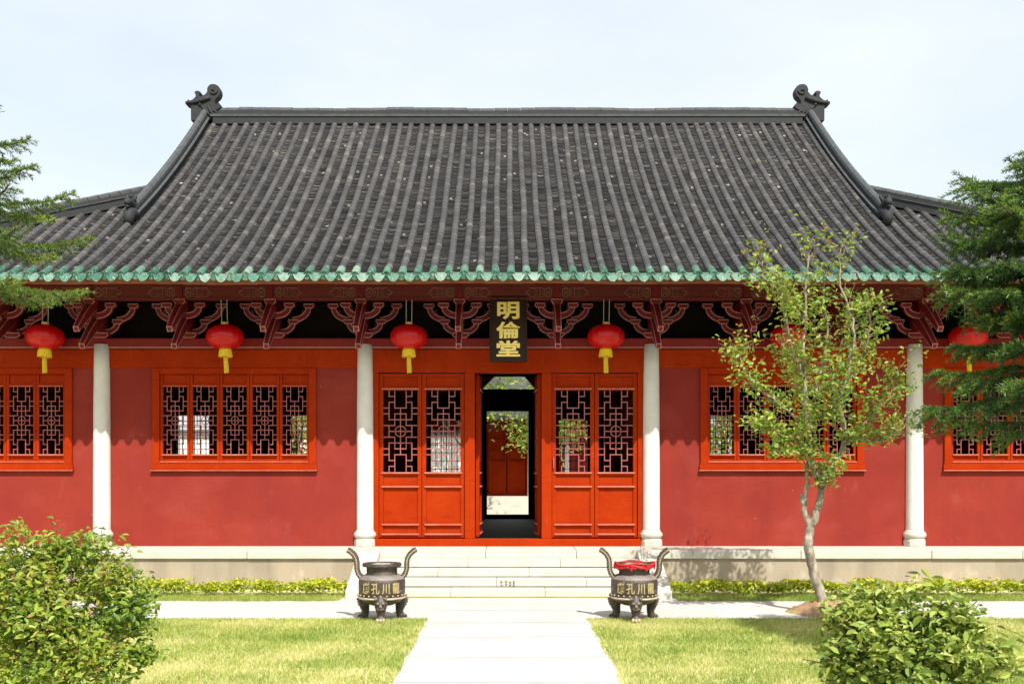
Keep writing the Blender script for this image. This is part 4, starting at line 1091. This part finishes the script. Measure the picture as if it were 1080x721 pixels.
# --- low golden hedge along the plinth
def hedge(x0, x1, label, seed):
    r = np.random.default_rng(seed); L = abs(x1 - x0); k = int(L * 900); o = empty('low_hedge', ((x0 + x1) / 2, 16.9, 0), label, 'hedge', 'low hedges along the plinth'); org = np.array([(x0 + x1) / 2, 16.9, 0])
    cx = np.arange(min(x0, x1) + .1, max(x0, x1), .21); cx = cx + r.normal(0, .05, len(cx)); ci = r.integers(0, len(cx), k); hh = r.uniform(.10, .22, len(cx)) * np.where(r.random(len(cx)) < .1, .5, 1)
    p = np.stack([cx[ci] + r.normal(0, .09, k), 16.82 + r.normal(0, .16, k), .05 + hh[ci] * r.random(k) ** .6], 1); p[:, 1] = np.clip(p[:, 1], 16.4, 17.55)
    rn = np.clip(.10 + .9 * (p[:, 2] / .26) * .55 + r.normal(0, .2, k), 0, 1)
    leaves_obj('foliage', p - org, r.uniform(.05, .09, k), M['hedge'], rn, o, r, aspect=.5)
hedge(-2.78, -9.6, 'low golden hedge along the plinth left of the steps', 51)
hedge(2.78, 9.9, 'low golden hedge along the plinth right of the steps', 52)

# ------------------------------------------------------------------ beyond the back door
tag(sheet('courtyard', -16, 16, 30.7, 60, .0, M['court']), 'pale paved courtyard behind the hall', 'courtyard', kind='structure')
FY = 46.0
fh = empty('rear_hall', (0, FY, 0), 'distant red rear hall seen through the open doorway', 'hall')
def fpart(b, name, m, p=fh, **k):
    b.v = [(v[0], v[1] - FY, v[2]) for v in b.v]; return b.build(name, m, p, **k)
b = MB(); b.box(-9, 9, FY - 1.2, FY + 8, 0, .95)
for i in range(5): b.box(-2.5, 2.5, FY - 1.2 - .3 * (i + 1), FY - 1.2 - .3 * i, 0, .95 - .19 * (i + 1) + .03)
fpart(b, 'plinth', M['stone'])
b = MB(); b.box(-9, -2.6, FY, FY + .3, .95, 4.6); b.box(2.6, 9, FY, FY + .3, .95, 4.6); b.box(-2.6, 2.6, FY, FY + .3, 3.9, 4.6); fpart(b, 'wall', M['plaster'])
for i in range(6):
    x0 = -2.6 + i * .867; b = MB(); b.box(x0 + .02, x0 + .847, FY + .05, FY + .12, .95, 2.5); b.box(x0 + .02, x0 + .10, FY + .05, FY + .12, 2.5, 3.9); b.box(x0 + .767, x0 + .847, FY + .05, FY + .12, 2.5, 3.9); b.box(x0 + .1, x0 + .767, FY + .14, FY + .16, 2.5, 3.9)
    for z in (2.5, 3.0, 3.5): b.box(x0 + .1, x0 + .767, FY + .06, FY + .1, z, z + .05)
    fpart(b, 'door_leaf', M['wood'])
for X in (-2.7, 1.06, 2.7): b = MB(); b.lathe([(.13, 0), (.12, 3.6)], (X, FY - .5, .95), 14); fpart(b, 'column', M['column'], smooth=True)
b = MB(); b.prism([(FY - 2.9, 4.45), (FY + 4, 8.4), (FY + 10, 4.6), (FY + 10, 4.4), (FY + 4, 8.2), (FY - 2.9, 4.3)], -10.5, 10.5, 'x'); fpart(b, 'roof', M['tile'])
b = MB(); b.box(-8.9, 8.9, FY + 3, FY + 3.2, .96, 5); fpart(b, 'inner_wall', M['board'])  # near-black sheet painting the dark interior behind the door leaves
b = MB(); b.box(-15, -1.6, 43.0, 43.3, 0, 3.6)
wl = b.build('courtyard_wall', M['whitewash']); tag(wl, 'whitewashed courtyard wall glimpsed through the left lattices', 'wall')
b = MB(); b.prism([(42.85, 3.602), (43.15, 3.85), (43.45, 3.602)], -15, -1.6, 'x'); b.build('wall_coping', M['tile'], wl)
def court_tree(x, y, h, crown_z, rad, n, label, seed):
    r = np.random.default_rng(seed); o = empty('courtyard_tree', (x, y, 0), label, 'tree', 'trees in the rear courtyard')
    b = MB(); b.tube([(0, 0, 0), (.05, 0, h * .3), (0, .05, h * .6), (.05, 0, h * .9)], [.12, .10, .07, .03], 8)
    LP = []
    for _ in range(16):
        e = np.array([0, 0, crown_z]) + r.normal(0, .55, 3) * np.array(rad); b.tube([(0, .02, h * r.uniform(.35, .7)), tuple(e)], [.04, .01], 5)
        k = n // 16; LP.append(e + r.normal(0, .22, (k, 3)) * np.array(rad))
    b.build('trunk', M['darkbark'], o, smooth=True); LP = np.concatenate(LP)
    leaves_obj('crown', LP, r.uniform(.12, .22, len(LP)), M['leaf'], np.clip(r.normal(.5, .22, len(LP)), 0, 1), o, r, aspect=.55)
court_tree(1.5, 38.5, 5.5, 4.3, (1.4, 1.4, 1.5), 2400, 'leafy courtyard tree seen at the right of the open doorway', 61)
court_tree(-1.6, 41.0, 7.5, 6.0, (2.2, 1.6, 1.2), 3000, 'leafy courtyard tree glimpsed through the transom above the doorway', 62)
court_tree(8.3, 38.5, 5.5, 3.6, (1.6, 1.6, 1.7), 2400, 'courtyard tree glimpsed through the lattice right of the young tree', 63)
court_tree(-8.0, 38.0, 5.0, 3.8, (1.2, 1.2, 1.3), 1500, 'courtyard tree glimpsed through the lattice left of the doors', 64)
